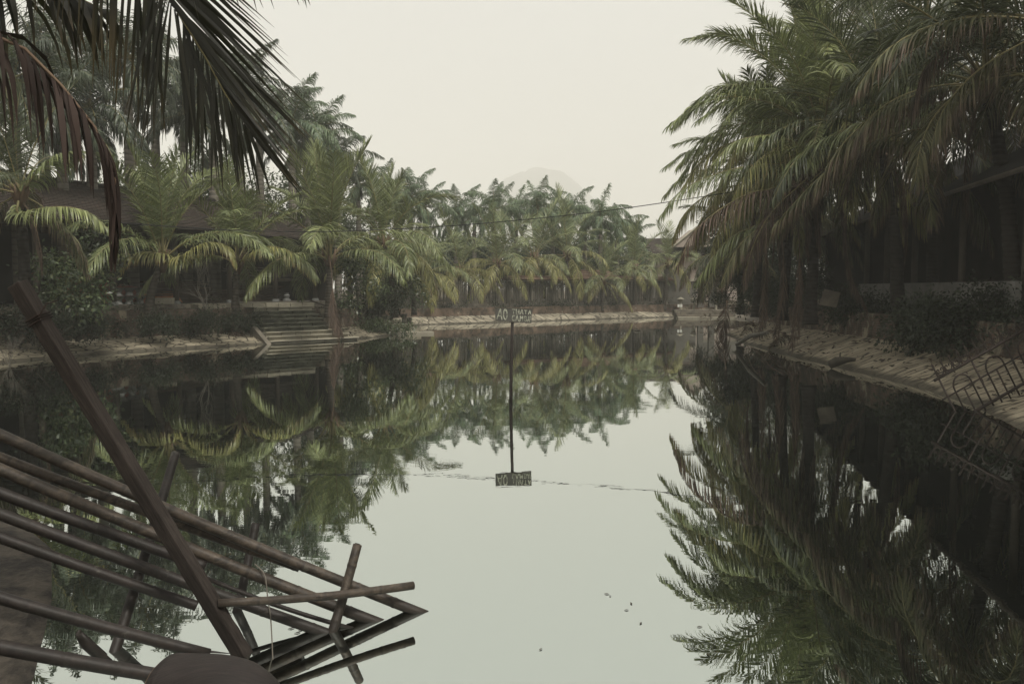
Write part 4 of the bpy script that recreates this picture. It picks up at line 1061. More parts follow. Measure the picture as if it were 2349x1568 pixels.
for i, (x, y, h, lab) in enumerate(((15.8, 50, 6.2, 'dark tree overhanging the far shaded corner'), (19.5, 47, 8.0, 'dark tree filling the shade behind the palm trunks'), (18.5, 57, 7.0, 'dark tree behind the stone gate pillars'))):
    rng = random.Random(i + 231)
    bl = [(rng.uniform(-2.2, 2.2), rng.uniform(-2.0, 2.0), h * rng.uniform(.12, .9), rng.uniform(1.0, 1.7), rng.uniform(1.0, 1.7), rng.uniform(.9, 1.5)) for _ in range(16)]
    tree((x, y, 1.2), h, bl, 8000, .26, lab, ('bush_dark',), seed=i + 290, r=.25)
# big dark trees put behind right building to block sky, one past left edge
for i, (x, y, h, lab) in enumerate(((22, 24, 12, 'dark spreading tree added behind the open sided building to block sky'), (25.5, 37, 13, 'dark tall tree added past the far end of the open sided building to block sky'), (17.5, 11, 11, 'dark unseen tree added beyond the near end of the open sided building'), (-27, 27, 9, 'dark tree beyond the hall at the photo edge'))):
    rng = random.Random(i + 31)
    bl = [(rng.uniform(-3.4, 3.4), rng.uniform(-3.4, 3.4), h * rng.uniform(.4, .95), rng.uniform(1.6, 2.6), rng.uniform(1.6, 2.6), rng.uniform(1.2, 2.0)) for _ in range(12)]
    tree((x, y, 1.4), h, bl, 9000, .32, lab, ('bush_dark',), seed=i + 90, r=.35)

def rblobs(seed, n, rx, ry, rz, r=.5):
    g = random.Random(seed); return [(g.uniform(-rx, rx), g.uniform(-ry, ry), g.uniform(.15, 1) * rz, r * g.uniform(.7, 1.2), r * g.uniform(.7, 1.2), r * g.uniform(.6, 1.1)) for _ in range(n)]
q = P(165, 715, 28.0)
shrub('shrub', (q.x, 28.0, 1.4), rblobs(1, 9, 1.0, .6, 2.3, .52), 2600, .17, 'glossy green shrub with rounded leaves before the hall', ('bush', 'bush_pale'), 1, .16, asp=.5)
q = P(205, 640, 29); shrub('shrub', (q.x, 29.5, 1.5), rblobs(21, 5, .8, .5, 2.8, .45), 900, .2, 'darker upright shrub behind the glossy green one', ('bush_dark', 'bush'), 5, .3, asp=.5)
for i, (px, D, py, rx, rz, n, l, mt) in enumerate(((90, 27.5, 760, 1.3, 1.1, 2200, 'dark low bush under the leaning palm at the photo edge', 'bush_dark'), (190, 29.0, 770, 1.2, .9, 2200, 'dark bush spilling over the brick wall below the glossy shrub', 'bush_dark'),
        (330, 31.6, 750, 1.3, .7, 2200, 'dark bush at the foot of the palm with the red tarp', 'bush_dark'), (450, 33.2, 745, 1.2, .6, 2000, 'dark bush under the bare twigs on the brick wall', 'bush_dark'), (555, 35.0, 745, .8, .6, 1500, 'dark bush at the upper corner of the wide steps', 'bush_dark'))):
    b = P(px, py, D); shrub('bush', (b.x, D - .3, .72), rblobs(40 + i, 9, rx, .4, rz * .75, .36), n, .12, l, (mt,), 40 + i, group='dark bushes on the left bank')
for i, (px, D, rx, ry, rz, n, l, mt, sd) in enumerate(((830, 40.5, 1.1, .7, 2.9, 3600, 'tall leafy shrub with pale yellowish leaves beside the palm with the dry frond', ('bush', 'bush_pale'), 3), (915, 44, 1.2, .8, 2.3, 3000, 'dense rounded dark shrub below the yellow drooping fronds', ('bush',), 4),
        (868, 42.0, 1.3, .6, .9, 1600, 'low dark shrub above the creeper on the bank', ('bush_dark',), 6))):
    b = P(px, 715, D); shrub('shrub', (b.x, D, 1.1), rblobs(60 + sd, 12, rx, ry, rz, .62), n, .17, l, mt, 60 + sd, .06)
# creeper patch
b = Vector((*w2(872, 770), .25)); cr = leaf_cloud('creeper', [(random.uniform(-1.3, 1.3), random.uniform(-.2, 1.0), random.uniform(0, .35), .45, .45, .16) for _ in range(12)], 2200, .13, [M['bush']], 77, up=1.4)
tag(obj('creeper', cr, loc=b), 'green creeper sprawling over the stone slope beside the wide steps', 'creeper')
# weeds along the tops of the banks
def weeds(sec, n, size, mats, seed, step=1, zo=0.05, rad=(.35, .3, .3), off=.25, low=0.0, jitter=.25):
    rng = random.Random(seed); bl = []
    for i in runs(sec)[::step]:
        for _ in range(2):
            if rng.random() < .3: continue
            o = PV[i, 0] + off + rng.uniform(-jitter, jitter); x, y = RG[i] + NO[i] * o
            bl.append((x, y, PV[i, 2] + zo + rng.uniform(-low, .15), rad[0] * rng.uniform(.5, 1.3), rad[1] * rng.uniform(.5, 1.3), rad[2] * rng.uniform(.4, 1.3)))
    o = obj('weeds', leaf_cloud('weeds', bl, n, size, [M[q] for q in mats], seed, pale=.15)); o['kind'] = 'stuff'
weeds('left', 6000, .11, ('bush_dark', 'bush'), 5, low=.5)
weeds('mid', 2500, .11, ('bush_dark', 'bush'), 6, low=.6)
weeds('far', 6000, .13, ('bush_dark', 'bush'), 7, low=.15, off=.5, rad=(.4, .3, .22))
weeds('right', 15000, .12, ('bush_dark', 'bush'), 8, low=.35, off=.7, jitter=.5, rad=(.5, .45, .4))
weeds('nook', 5000, .15, ('bush_dark', 'bush'), 9, low=.1, off=1.2, jitter=.7, rad=(.7, .6, .7))
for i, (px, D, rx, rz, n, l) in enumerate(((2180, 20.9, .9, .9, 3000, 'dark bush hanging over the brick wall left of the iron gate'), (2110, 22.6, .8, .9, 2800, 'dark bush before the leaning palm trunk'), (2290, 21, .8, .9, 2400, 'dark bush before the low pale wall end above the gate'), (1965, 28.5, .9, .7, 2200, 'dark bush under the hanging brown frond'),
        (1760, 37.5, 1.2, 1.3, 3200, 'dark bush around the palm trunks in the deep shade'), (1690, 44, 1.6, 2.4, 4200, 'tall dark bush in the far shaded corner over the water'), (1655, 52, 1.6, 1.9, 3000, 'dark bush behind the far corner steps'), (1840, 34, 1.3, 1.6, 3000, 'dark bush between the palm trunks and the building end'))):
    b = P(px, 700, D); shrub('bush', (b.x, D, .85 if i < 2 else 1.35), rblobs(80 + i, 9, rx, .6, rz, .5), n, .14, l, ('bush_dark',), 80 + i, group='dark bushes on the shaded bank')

# dry things on the banks
def fallen(pts, label, mat='dead', **kw):
    o0 = Vector(pts[0]); me = frond_mesh('fallen_frond', [tuple(Vector(p) - o0) for p in pts], [M[mat], M['rachis_dead']], **kw)
    return tag(obj('fallen_frond', me, loc=o0), label, 'palm frond', 'fallen dry fronds')
fallen([P(528, 715, 35.4), P(536, 745, 34.9), P(549, 768, 34.5), P(567, 789, 34.2)], 'dry pale frond lying down the stone slope beside the wide steps', nl=45, lmax=.7, droop=.4, seed=70, a0=45, a1=20, twist=.8)
fallen([P(1668, 690, 40.5), P(1664, 720, 40), P(1659, 745, 39.7), P(1656, 772, 39.6)], 'dry reddish frond standing in the water at the shaded corner', nl=50, lmax=1.0, droop=.9, seed=71, a0=50, a1=15, twist=.8, side=(1, .2, 0))
for i, (p0, p1, l) in enumerate((((1745, 740, 31), (1700, 770, 34.5), 'dry frond lying along the water under the hanging fronds'), ((1800, 765, 29), (1725, 778, 33), 'tangled dry frond trailing in the water below the palm trunks'), ((1830, 775, 28), (1770, 795, 30), 'dry frond lying on the slope by the palm hanging to the bank'))):
    a_, b_ = P(*p0), Wt(p1[0], p1[1], .1); fallen([a_, a_.lerp(b_, .35) + Vector((0, 0, .2)), a_.lerp(b_, .7) + Vector((0, 0, .1)), b_], l, nl=45, lmax=.7, droop=.5, seed=72 + i, a0=40, a1=15, twist=.9, lost=.3)
m = MB(); a_, b_ = Wt(1690, 790, .15), Wt(1760, 762, .9); m.tube([a_, a_.lerp(b_, .5) + Vector((0, 0, .12)), b_], [.07, .09, .06], 7, jit=.2); tag(m.build('fallen_branch', M['twig']), 'bare pale branch lying across the dry fronds at the water', 'branch')
q0, q1 = Wt(1902, 836, .12), Wt(1962, 824, .28)
m = MB(); m.tube([q0, q0.lerp(q1, .3) + Vector((0, 0, .06)), q0.lerp(q1, .65) + Vector((0, 0, .04)), q1], [.12, .13, .09, .05], 9, jit=.25); m.tube([q0.lerp(q1, .4), q0.lerp(q1, .42) + Vector((0, 0, .3))], [.04, .02], 5)
tag(m.build('driftwood_log', M['bark'], smooth=True), 'short driftwood log with a stub of branch at the edge of the sandy slope', 'log')
q = Wt(2120, 808, .55); m = MB(); m.tube([q + Vector((-.55, 0, 0)), q + Vector((-.2, 0, .08)), q + Vector((.25, .05, .1)), q + Vector((.5, 0, 0))], [.03, .16, .15, .04], 8, jit=.4); tag(m.build('dark_rock', M['concrete_dark']), 'flat dark rock on the sandy slope', 'rock')
q = P(1904, 684, 27.6); m = MB(); m.box((0, 0, 0), (.55, .05, .55), Matrix.Rotation(.15, 3, 'Y') @ Matrix.Rotation(.3, 3, 'X'), jit=.04); tag(m.build('grey_board', M['concrete_dark'], loc=q), 'small grey panel leaning under the hanging fronds', 'panel')
# bare shrubs
def bare(base, h, label, seed, spread=.7, n=9, r=.022):
    g = random.Random(seed); m = MB()
    def grow(p, d, L, r_, k):
        e = p + d * L; mid = p.lerp(e, .5) + Vector((g.uniform(-1, 1), g.uniform(-1, 1), g.uniform(-.5, .5))) * L * .1
        m.tube([p, mid, e], [r_, r_ * .8, r_ * .6], 4)
        if k > 0:
            for _ in range(3): grow(e if g.random() < .6 else mid, (d + Vector((g.uniform(-1, 1), g.uniform(-1, 1), g.uniform(-.5, .8))) * spread).normalized(), L * g.uniform(.6, .85), r_ * .6, k - 1)
    for _ in range(n // 3): grow(Vector((g.uniform(-.1, .1), 0, -.1)), Vector((g.uniform(-.5, .5), g.uniform(-.3, .3), 1)).normalized(), h * .35, r, 4)
    return tag(m.build('bare_shrub', M['twig'], loc=base), label, 'shrub')
q = P(475, 705, 33.6); bare((q.x, q.y, 1.5), 2.6, 'bare pale twiggy shrub before the stacked boards', 3)
q = Wt(25, 838, 0); bare((q.x, q.y, .05), 1.2, 'thin dead reeds standing at the edge of the stone slope', 8, .35, 9, .012)

# ---- stored things inside the hall
bd = None; g = random.Random(4)
for st_, (t0, b0_, n, rows, ln) in enumerate(((4.6, 1.2, 4, 7, 3.4), (8.0, 1.0, 4, 6, 3.6), (10.4, 1.4, 3, 8, 2.6), (6.3, 3.2, 3, 10, 3.4))):
    for r_ in range(rows):
        for c in range(n):
            L_ = ln * g.uniform(.75, 1.15)
            if bd is None:
                m = MB(); m.box((0, 0, 0), (1, .2, .055), jit=.006); bd = m.build('board', M['board']); o = bd
            else:
                o = bd.copy(); COL.objects.link(o)
            o.location = HP(t0 + g.uniform(-.3, .3), b0_ + c * .24, FLZ + .06 + r_ * .105 + c * .002); o.scale = (L_, 1, 1)
            o.rotation_euler = (g.uniform(-.03, .03), g.uniform(-.015, .015), math.atan2(HU.y, HU.x) + g.uniform(-.06, .06))
            tag(o, 'weathered board in the stacks under the hall roof', 'board', 'stacked boards in the open hall')
for i in range(9):
    m = MB(); z = FLZ + 1.1 + .09 * i; m.tube([HP(6.8 + g.uniform(-.4, .4), .5, z + g.uniform(-.05, .05)), HP(9, .55, z + g.uniform(-.12, -.02)), HP(11.9 + g.uniform(-.5, .5), .5, z + g.uniform(-.08, .06))], .03, 5)
    tag(m.build('long_pole', M['twig']), 'long thin pole racked between the hall posts', 'pole', 'long poles racked in the hall')
def drape(name, t0, t1, b0_, b1, z0, z1, mat, label, seed):
    vs, fs = [], []; nx, ny = 26, 14
    for j in range(ny):
        for i in range(nx):
            x, y = i / (nx - 1), j / (ny - 1)
            h = z0 + (z1 - z0) * (math.sin(min(1, y * 1.6) * math.pi / 2)) * (.75 + .25 * math.sin(x * 3.0 + seed)) + .09 * noise.noise(Vector((x * 7, y * 3, seed)))
            vs.append(HP(t0 + (t1 - t0) * x, b0_ + (b1 - b0_) * y, h))
    for j in range(ny - 1):
        for i in range(nx - 1): fs.append((j * nx + i, j * nx + i + 1, (j + 1) * nx + i + 1, (j + 1) * nx + i))
    m = MB(); m.add(vs, fs); o = m.build(name, M[mat], smooth=True)
    sd = o.modifiers.new('thickness', 'SOLIDIFY'); sd.thickness = .02
    return tag(o, label, 'tarp')
drape('red_tarp', -1.2, 3.0, .9, 3.6, FLZ + .1, FLZ + 1.35, 'tarp_red', 'dull red tarp over a heap behind the palm trunk in the hall', 1)
drape('orange_sheet', 2.0, 4.3, .7, 1.9, FLZ + .05, FLZ + .62, 'tarp_orange', 'crumpled orange sheeting beside the hall post', 4)
k = 0
for i in range(3):
    for j in range(2):
        m = MB(); m.tube([(0, 0, 0), (0, 0, .05), (0, 0, .16), (0, 0, .3), (0, 0, .34)], [.2, .15, .13, .24, .27], 12); tag(m.build('stone_basin', M['stone_grey'], loc=HP(.65 + i * .55, .5, FLZ + .03 + j * .36)), 'grey carved stone basin stacked beside the red tarp', 'basin', 'stone basins in the hall')
m = MB(); m.tube([(0, 0, 0), (0, 0, .08), (0, 0, .12), (0, 0, .3), (0, 0, .36), (0, 0, .44)], [.22, .22, .12, .17, .1, .13], 12); tag(m.build('stone_urn', M['stone_grey'], loc=HP(10.6, -.1, FLZ + .02)), 'small pale stone urn on the plinth between two hall posts', 'urn')
m = MB(); m.box((0, 0, 0), (.75, .3, .26), jit=.03); tag(m.build('concrete_block', M['concrete'], loc=HP(2.5, -.15, FLZ + .14)), 'pale concrete block on the plinth under the orange sheeting', 'block')
m = MB(); m.tube([HP(11.8, -.5, FLZ + .1), HP(13.2, -1.3, 1.2)], .04, 6); tag(m.build('leaning_stick', M['dark_wood']), 'dark stick leaning off the plinth beside the palm with the dry frond', 'stick')
for i, (px, py, D, s_, l) in enumerate(((1561, 700, 67, 1.0, 'small pale stone lantern behind the white marker in the far corner'), (1592, 702, 66.5, 1.1, 'small pale stone lantern right of the white marker'), (1642, 708, 66, .9, 'small grey stone lantern among stones at the far corner bank'))):
    q = P(px, py, D); m = MB(); m.tube([(0, 0, -.4), (0, 0, .3 * s_), (0, 0, .36 * s_), (0, 0, .5 * s_), (0, 0, .52 * s_), (0, 0, .68 * s_)], [.12, .1, .25, .2, .34, .03], 8); tag(m.build('stone_lantern', M['concrete'], loc=(q.x, D, max(q.z, .9))), l, 'lantern', 'stone lanterns in the far corner')

# ---- marker stake, cable, debris
q = Wt(1564, 730); t = empty('marker_stake', q, 'thin stake with a small white plate standing in the far corner', 'marker')
m = MB(); m.tube([(0, 0, -.3), (-.1, 0, .5), (-.22, 0, 1.05)], .025, 6); m.build('stake', M['slat'], t)
m = MB(); m.box((-.27, -.03, 1.0), (.16, .03, .22)); m.box((-.06, -.03, 1.0), (.16, .03, .22)); m.build('plate', M['white_paint'], t)
cp = [(-260, 470, 26), (0, 491, 27), (260, 510, 27.6), (514, 527, 28.2), (722, 531.5, 28.7), (900, 525.5, 29.2), (1027, 518.5, 29.6), (1150, 508.5, 30), (1280, 496, 30.4), (1400, 482, 30.8), (1535, 463, 31.2), (1760, 428, 32)]
m = MB(); m.tube([Vector(p) for p in smooth_curve([tuple(P(*c)) for c in cp], 60)], .016, 5); tag(m.build('overhead_cable', M['cable']), 'thin black cable sagging over the pond from bank to bank', 'cable')
q = Wt(1461, 758.5); m = MB(); m.tube([q + Vector((-.2, 0, 0)), q + Vector((-.08, 0, .03)), q + Vector((.08, 0, .03)), q + Vector((.22, 0, 0))], [.01, .06, .06, .01], 7, jit=.3); m.tube([q + Vector((0, 0, .05)), q + Vector((.01, 0, .15))], [.05, .02], 6); tag(m.build('floating_debris', M['bark']), 'small dark lump floating before the far bank', 'debris')
q = Wt(1643, 745); o = obj('dry_tuft', leaf_cloud('dry_tuft', [(0, 0, .2, .3, .3, .25)], 160, .3, [M['dead']], 5, asp=.12)); o.location = q; tag(o, 'pale dry tuft at the water in the shaded corner', 'tuft')
g = random.Random(12); fl = None
for px, py in ((1392, 1361), (1400, 1366), (1437, 1398), (1448, 1383), (1470, 1428), (1605, 1436), (1240, 1488), (690, 1443), (668, 1440), (682, 1450), (1625, 1500)):
    q = Wt(px, py, .004)
    if fl is None:
        m = MB(); m.add([(-.02, 0, 0), (0, -.007, .003), (.022, 0, .001), (0, .007, .003), (-.02, 0, -.002), (.022, 0, -.002)], [(0, 1, 2, 3), (4, 5, 1, 0), (5, 4, 0, 3)]); fl = m.build('floating_leaf', M['bark']); o = fl
    else: o = fl.copy(); COL.objects.link(o)
    o.location = q; o.rotation_euler = (0, 0, g.uniform(0, 6)); s_ = g.uniform(.6, 1.3); o.scale = (s_, s_, 1); tag(o, 'tiny dark leaf floating on the open water', 'leaf', 'leaves floating on the water')

# ---- sign in the water
SD = 17.35
q = Wt(1172, 912); sg = empty('pond_sign', q, 'weathered hand painted sign board on a thin pole standing in the water', 'sign')
m = MB(); m.tube([Vector((0, 0, -.5)), Vector((0, 0, .25)), P(1173, 820, SD) - q, P(1176, 722, SD) - q], [.04, .036, .034, .032], 8, jit=.05); m.build('pole', M['pole'], sg, smooth=True)
def SP(zx, zy, d=0.0): return P((1220 + zx / 17.42) * .9176, (750 + zy / 17.42) * .9176, SD - .05 - d) - q
m = MB(); c = [(318, 322), (1910, 392), (1892, 1000), (315, 912)]
f_ = [SP(x, y) for x, y in c]; bk = [SP(x, y, -.025) for x, y in c]
m.add(f_ + bk, [(0, 3, 2, 1), (4, 5, 6, 7), (0, 1, 5, 4), (1, 2, 6, 5), (2, 3, 7, 6), (3, 0, 4, 7)]); m.build('board', M['sign_board'], sg)
m = MB(); m.tube([SP(318, 322, .004), SP(1910, 392, .004)], .006, 4); m.tube([SP(320, 905, .004), SP(1890, 990, .004)], .006, 4); m.build('edge_strip', M['slat'], sg)
def ell(cx, cy_, rx, ry, a0, a1, n=18): return [(cx + rx * math.cos(R(a)), cy_ + ry * math.sin(R(a))) for a in np.linspace(a0, a1, n)]
strokes = [([(385, 830), (540, 375), (605, 850)], 50), ([(455, 680), (580, 682)], 30), (ell(755, 615, 78, 222, 0, 360), 50), ([(735, 440), (805, 495)], 26),
    ([(1045, 398), (1190, 405)], 34), ([(1115, 480), (1112, 600)], 30), ([(1242, 390), (1235, 605)], 46), ([(1346, 395), (1345, 605)], 46), ([(1242, 505), (1345, 505)], 36), ([(1400, 605), (1478, 412), (1524, 610)], 42), ([(1425, 545), (1505, 545)], 26),
    ([(1580, 440), (1705, 452)], 30), ([(1645, 455), (1642, 600)], 34), ([(1755, 605), (1818, 440), (1856, 605)], 36), ([(1775, 555), (1845, 555)], 24),
    (ell(1130, 778, 75, 112, 300, 60, 14), 48), ([(1208, 895), (1265, 685), (1335, 900)], 42), ([(1235, 815), (1310, 815)], 24), ([(1228, 640), (1262, 605), (1290, 640)], 26),
    ([(1390, 905), (1412, 695), (1458, 800), (1512, 698), (1515, 905)], 38), ([(1598, 918), (1602, 702)], 34), (ell(1605, 755, 75, 50, -90, 90, 10), 30), (ell(1605, 858, 85, 58, -90, 90, 10), 30),
    ([(1728, 935), (1782, 705), (1812, 935)], 36), ([(1745, 850), (1805, 852)], 24), ([(1852, 705), (1862, 850)], 36), ([(1330, 885), (1368, 938)], 22)]
for part_ in (strokes[:4], strokes[4:]):
  m = MB()
  for pl, wd in part_:
      for (x0, y0), (x1, y1) in zip(pl[:-1], pl[1:]):
          dx, dy = x1 - x0, y1 - y0; L_ = math.hypot(dx, dy) or 1; dx, dy = dx / L_, dy / L_; h = wd / 2
          x0, y0, x1, y1 = x0 - dx * h * .5, y0 - dy * h * .5, x1 + dx * h * .5, y1 + dy * h * .5
          dd = .003 + .0004 * (len(m.f) % 5)
          m.add([SP(x0 - dy * h, y0 + dx * h, dd), SP(x0 + dy * h, y0 - dx * h, dd), SP(x1 + dy * h, y1 - dx * h, dd), SP(x1 - dy * h, y1 + dx * h, dd)], [(0, 1, 2, 3)])
  m.build('lettering', M['sign_paint'], sg)

# ---- iron gate fallen into the water
GD = 15.4
go = P(2148, 870, GD); TH = R(28.0)
gt = empty('iron_gate', go, 'rusty wrought iron gate panel leaning in the water with spikes and scrolls', 'gate')
def GP(u_, v_): return Vector((u_ * math.cos(TH) - v_ * -math.sin(TH) * -1 * 1.0, 0.10 * u_, u_ * math.sin(TH) + v_ * math.cos(TH)))
def bar(name, pts, r): m = MB(); m.tube([GP(*p) for p in pts], r, 7); return m.build(name, M['iron'], gt, smooth=True)
bar('rail', [(-.05, 0), (3.2, 0)], .030); bar('rail', [(-.08, -.41), (3.2, -.41)], .017); bar('rail', [(0.0, -.93), (3.2, -.93)], .030)
for u_ in (.05, .80, 1.55, 2.3, 3.05): bar('bar', [(u_, .0), (u_, -1.9)], .019)
for u_ in (.425, 1.175, 1.925, 2.675):
    bar('arch', [(u_ - .19, -1.9), (u_ - .19, -.40)] + [(u_ + .19 * math.cos(R(a_)), -.36 + .22 * math.sin(R(a_))) for a_ in range(180, -1, -15)] + [(u_ + .19, -1.9)], .017)
    bar('bar', [(u_, -.42), (u_, -1.9)], .016)
for i in range(16):
    u_ = .05 + i * .187
    m = MB(); m.tube([GP(u_, -.01), GP(u_, .2), GP(u_, .26), GP(u_, .34)], [.016, .016, .024, .001], 6); m.build('spike', M['iron'], gt)
    h_ = u_ + .093
    for sgn in (-1, 1):
        pl = [(h_, .03), (h_ + sgn * .045, .05), (h_ + sgn * .07, .10), (h_ + sgn * .058, .145), (h_ + sgn * .03, .155), (h_ + sgn * .018, .13), (h_ + sgn * .03, .115)]
        m = MB(); m.tube([Vector(p) for p in smooth_curve([tuple(GP(*p)) for p in pl], 16)], .0125, 5); m.build('scroll', M['iron'], gt)

# ---- collapsed bamboo structure in the foreground
def bamboo(name, p0, p1, r, label=None, mat='bamboo', ext0=0.0, ext1=0.0, group='bamboo poles of the collapsed rail', bow=.02, cat='bamboo pole', r1=None, wet=True, seed=0):
    g = random.Random(seed); p0, p1 = Vector(p0), Vector(p1); d = p1 - p0
    a_, b_ = p0 - d * ext0, p1 + d * ext1; L_ = (b_ - a_).length
    sw_ = Vector((g.uniform(-1, 1), g.uniform(-1, 1), g.uniform(-1, 1))) * .012; ph_ = g.uniform(0, 6); pts, rad = [], []; rg_ = []; nxt = g.uniform(.1, .3); st_ = []
    while nxt < L_: st_.append(nxt); nxt += g.uniform(.24, .50)
    ks = sorted(set([0.0, L_] + [max(0, min(L_, k + e)) for k in st_ for e in (-.03, -.012, -.004, .006, .02, .06, .15)]))
    r1 = r1 or r * .92
    for k in ks:
        f_ = k / L_; rr = r + (r1 - r) * f_
        rg_.append(.75 if any(-.02 < k - q_ < -.002 for q_ in st_) else 0.0)
        for q_ in st_:
            if abs(k - q_) < .013: rr *= 1.055 if abs(k - q_) < .008 else .985
        pts.append(a_.lerp(b_, f_) + Vector((0, 0, -bow * math.sin(math.pi * f_))) + sw_ * math.sin(f_ * L_ * 1.1 + ph_)); rad.append(rr)
    m = MB(); m.tube(pts, rad, 14)
    att = m.a
    for i, v in enumerate(m.v):
        if wet: att[i] = max(0.0, min(1.0, 1 - v[2] / .16)) ** .7
        att[i] = max(att[i], rg_[min(i // 14, len(rg_) - 1)])
    base = m.v; mid = (a_ + b_) / 2
    # flat dark disc on each cut end, painting the shade of the hollow
    for end, dr in ((a_, (a_ - b_).normalized()), (b_, (b_ - a_).normalized())):
        x = dr.cross(Vector((0, 0, 1))).normalized(); y = dr.cross(x); rr = r * .62
        ring_ = [end + dr * .002 + (x * math.cos(t_) + y * math.sin(t_)) * rr for t_ in np.linspace(0, 2 * math.pi, 10, endpoint=False)]
        m.add(ring_, [tuple(range(10))], 0, [1.0] * 10)
    m.v = [tuple(Vector(v) - mid) for v in m.v]
    o = m.build(name, M[mat], loc=mid, smooth=True)
    return tag(o, label, cat, group)
GB = 'bamboo poles of the collapsed rail'
bamboo('bamboo_pole', P(0, 986, 5.55), Wt(958, 1402), .041, 'longest bamboo pole, highest of the slanting poles, its tip farthest out in the water', ext0=.45, ext1=.06, seed=1, bow=.04)
bamboo('bamboo_pole', P(0, 1042, 5.6), P(692, 1303, 5.75), .037, 'bamboo pole tucked directly under the longest one with a dry cut end', ext0=.6, seed=2)
bamboo('bamboo_pole', P(0, 1070, 5.45), Wt(856, 1421), .044, 'bamboo pole entering the water second farthest out under the thin cross pole', ext0=.45, ext1=.06, seed=3, bow=.03)
bamboo('bamboo_pole', P(0, 1121, 5.3), P(470, 1300, 5.5), .042, 'bamboo pole with an open cut end just past the square timber', mat='bamboo_dark', ext0=.8, seed=4)
bamboo('bamboo_pole', P(0, 1172, 5.2), Wt(738, 1447), .041, 'bamboo pole entering the water nearest the upright stake', mat='bamboo_dark', ext0=.5, ext1=.06, seed=5, bow=.03)
bamboo('bamboo_pole', P(0, 1226, 5.1), P(455, 1388, 5.35), .038, 'dark bamboo pole ending against the square timber', mat='bamboo_dark', ext0=.8, seed=6)
bamboo('bamboo_pole', P(465, 1322, 5.6), Wt(795, 1436), .017, 'thin split bamboo strip running down to the water beside the upright stake', ext1=.05, seed=7, mat='bamboo_dark')
bamboo('bamboo_pole', P(0, 1364, 4.15), P(480, 1500, 4.4), .035, 'dark low bamboo pole with a splintered end above the dry sheath', mat='bamboo_dark', ext0=.7, seed=8)
bamboo('bamboo_pole', P(0, 1478, 3.95), P(420, 1549, 4.15), .039, 'lowest dark bamboo pole running under the dry sheath', mat='bamboo_dark', ext0=.7, ext1=.5, seed=9)
bamboo('bamboo_pole', P(499, 1383, 5.05), P(948, 1342, 5.75), .027, 'thin pale bamboo pole lying crosswise over the others', ext1=0, seed=10, r1=.030, wet=False)
bamboo('bamboo_stake', Wt(763, 1446), P(820, 1247, 5.75), .036, 'upright bamboo stake standing clear of the water beside the cross pole', ext0=.2, seed=11)
bamboo('bamboo_stake', Wt(543, 1402), P(587, 1202, 6.15), .035, 'upright bamboo stake behind the long poles', ext0=.2, seed=12, mat='bamboo_dark')
bamboo('bamboo_stake', Wt(262, 1490), P(404, 1040, 6.3), .037, 'dark upright bamboo stake behind the square timber', ext0=.15, seed=13, mat='bamboo_dark')
# splintered end of the low pole
p_ = P(480, 1500, 4.4); m = MB()
for k in range(5): m.tube([p_ + Vector((-.12, 0, .03 - .018 * k)), p_ + Vector((.03 + random.random() * .1, .01, .0 - .016 * k))], [.014, .002], 4)
o = m.build('splinters', M['bamboo_dark']); o.parent = [x for x in bpy.data.objects if x.get('label', '').startswith('dark low bamboo pole')][0]; o.location = -o.parent.location
# leaning square timber
ta, tb = P(40, 650, 4.95), Wt(555, 1498)
ax = (tb - ta); tb2 = tb + ax * .08; ax = ax.normalized()
vw = (Vector((0, 0, CAMZ)) - (ta + tb) / 2).normalized(); vw = (vw - ax * vw.dot(ax)).normalized(); sd = ax.cross(vw).normalized()
if sd.x < 0: sd = -sd
n1 = (vw * .66 + sd * .75).normalized(); n2 = ax.cross(n1).normalized()
to = empty('square_timber', tb, 'thick square timber leaning out of the water across the bamboo poles', 'timber')
hw = .047; ringv = []
nseg = 40
for i in range(nseg + 1):
    c = ta.lerp(tb2, i / nseg) - tb; w_ = hw * (1 + .05 * noise.noise(Vector((i * .4, 0, 0))))
    for k, (x, y) in enumerate(((-1, -1), (1, -1), (1, 1), (-1, 1))):
        j_ = 1 + .06 * noise.noise(Vector((i * .9, k * 5, 3)))
        ringv.append(c + (n1 * x + n2 * y * .95) * w_ * j_)
fs = [(i * 4 + k, i * 4 + (k + 1) % 4, (i + 1) * 4 + (k + 1) % 4, (i + 1) * 4 + k) for i in range(nseg) for k in range(4)] + [(3, 2, 1, 0), (nseg * 4, nseg * 4 + 1, nseg * 4 + 2, nseg * 4 + 3)]
RT = Matrix((n1, n2, ax)).transposed().to_4x4()
to.rotation_euler = RT.to_euler(); inv = RT.inverted()
m = MB(); m.add([inv @ v for v in ringv], fs); m.build('beam', M['timber'], to, bevel=.008)
m = MB()
for k in range(3):
    c = ta.lerp(tb, .085 + .006 * k) - tb; m.tube([inv @ (c + (n1 * x + n2 * y) * hw * 1.1) for x, y in ((-1, -1), (1, -1), (1, 1), (-1, 1), (-1, -1))], .006, 5)
c = ta.lerp(tb, .09) - tb; m.tube([inv @ (c + (n1 + n2) * hw), inv @ (c + (n1 + n2) * hw + Vector((.05, 0, .08))), inv @ (c + (n1 + n2) * hw + Vector((.12, 0, .10)))], .005, 5)
m.build('binding_wire', M['iron'], to)
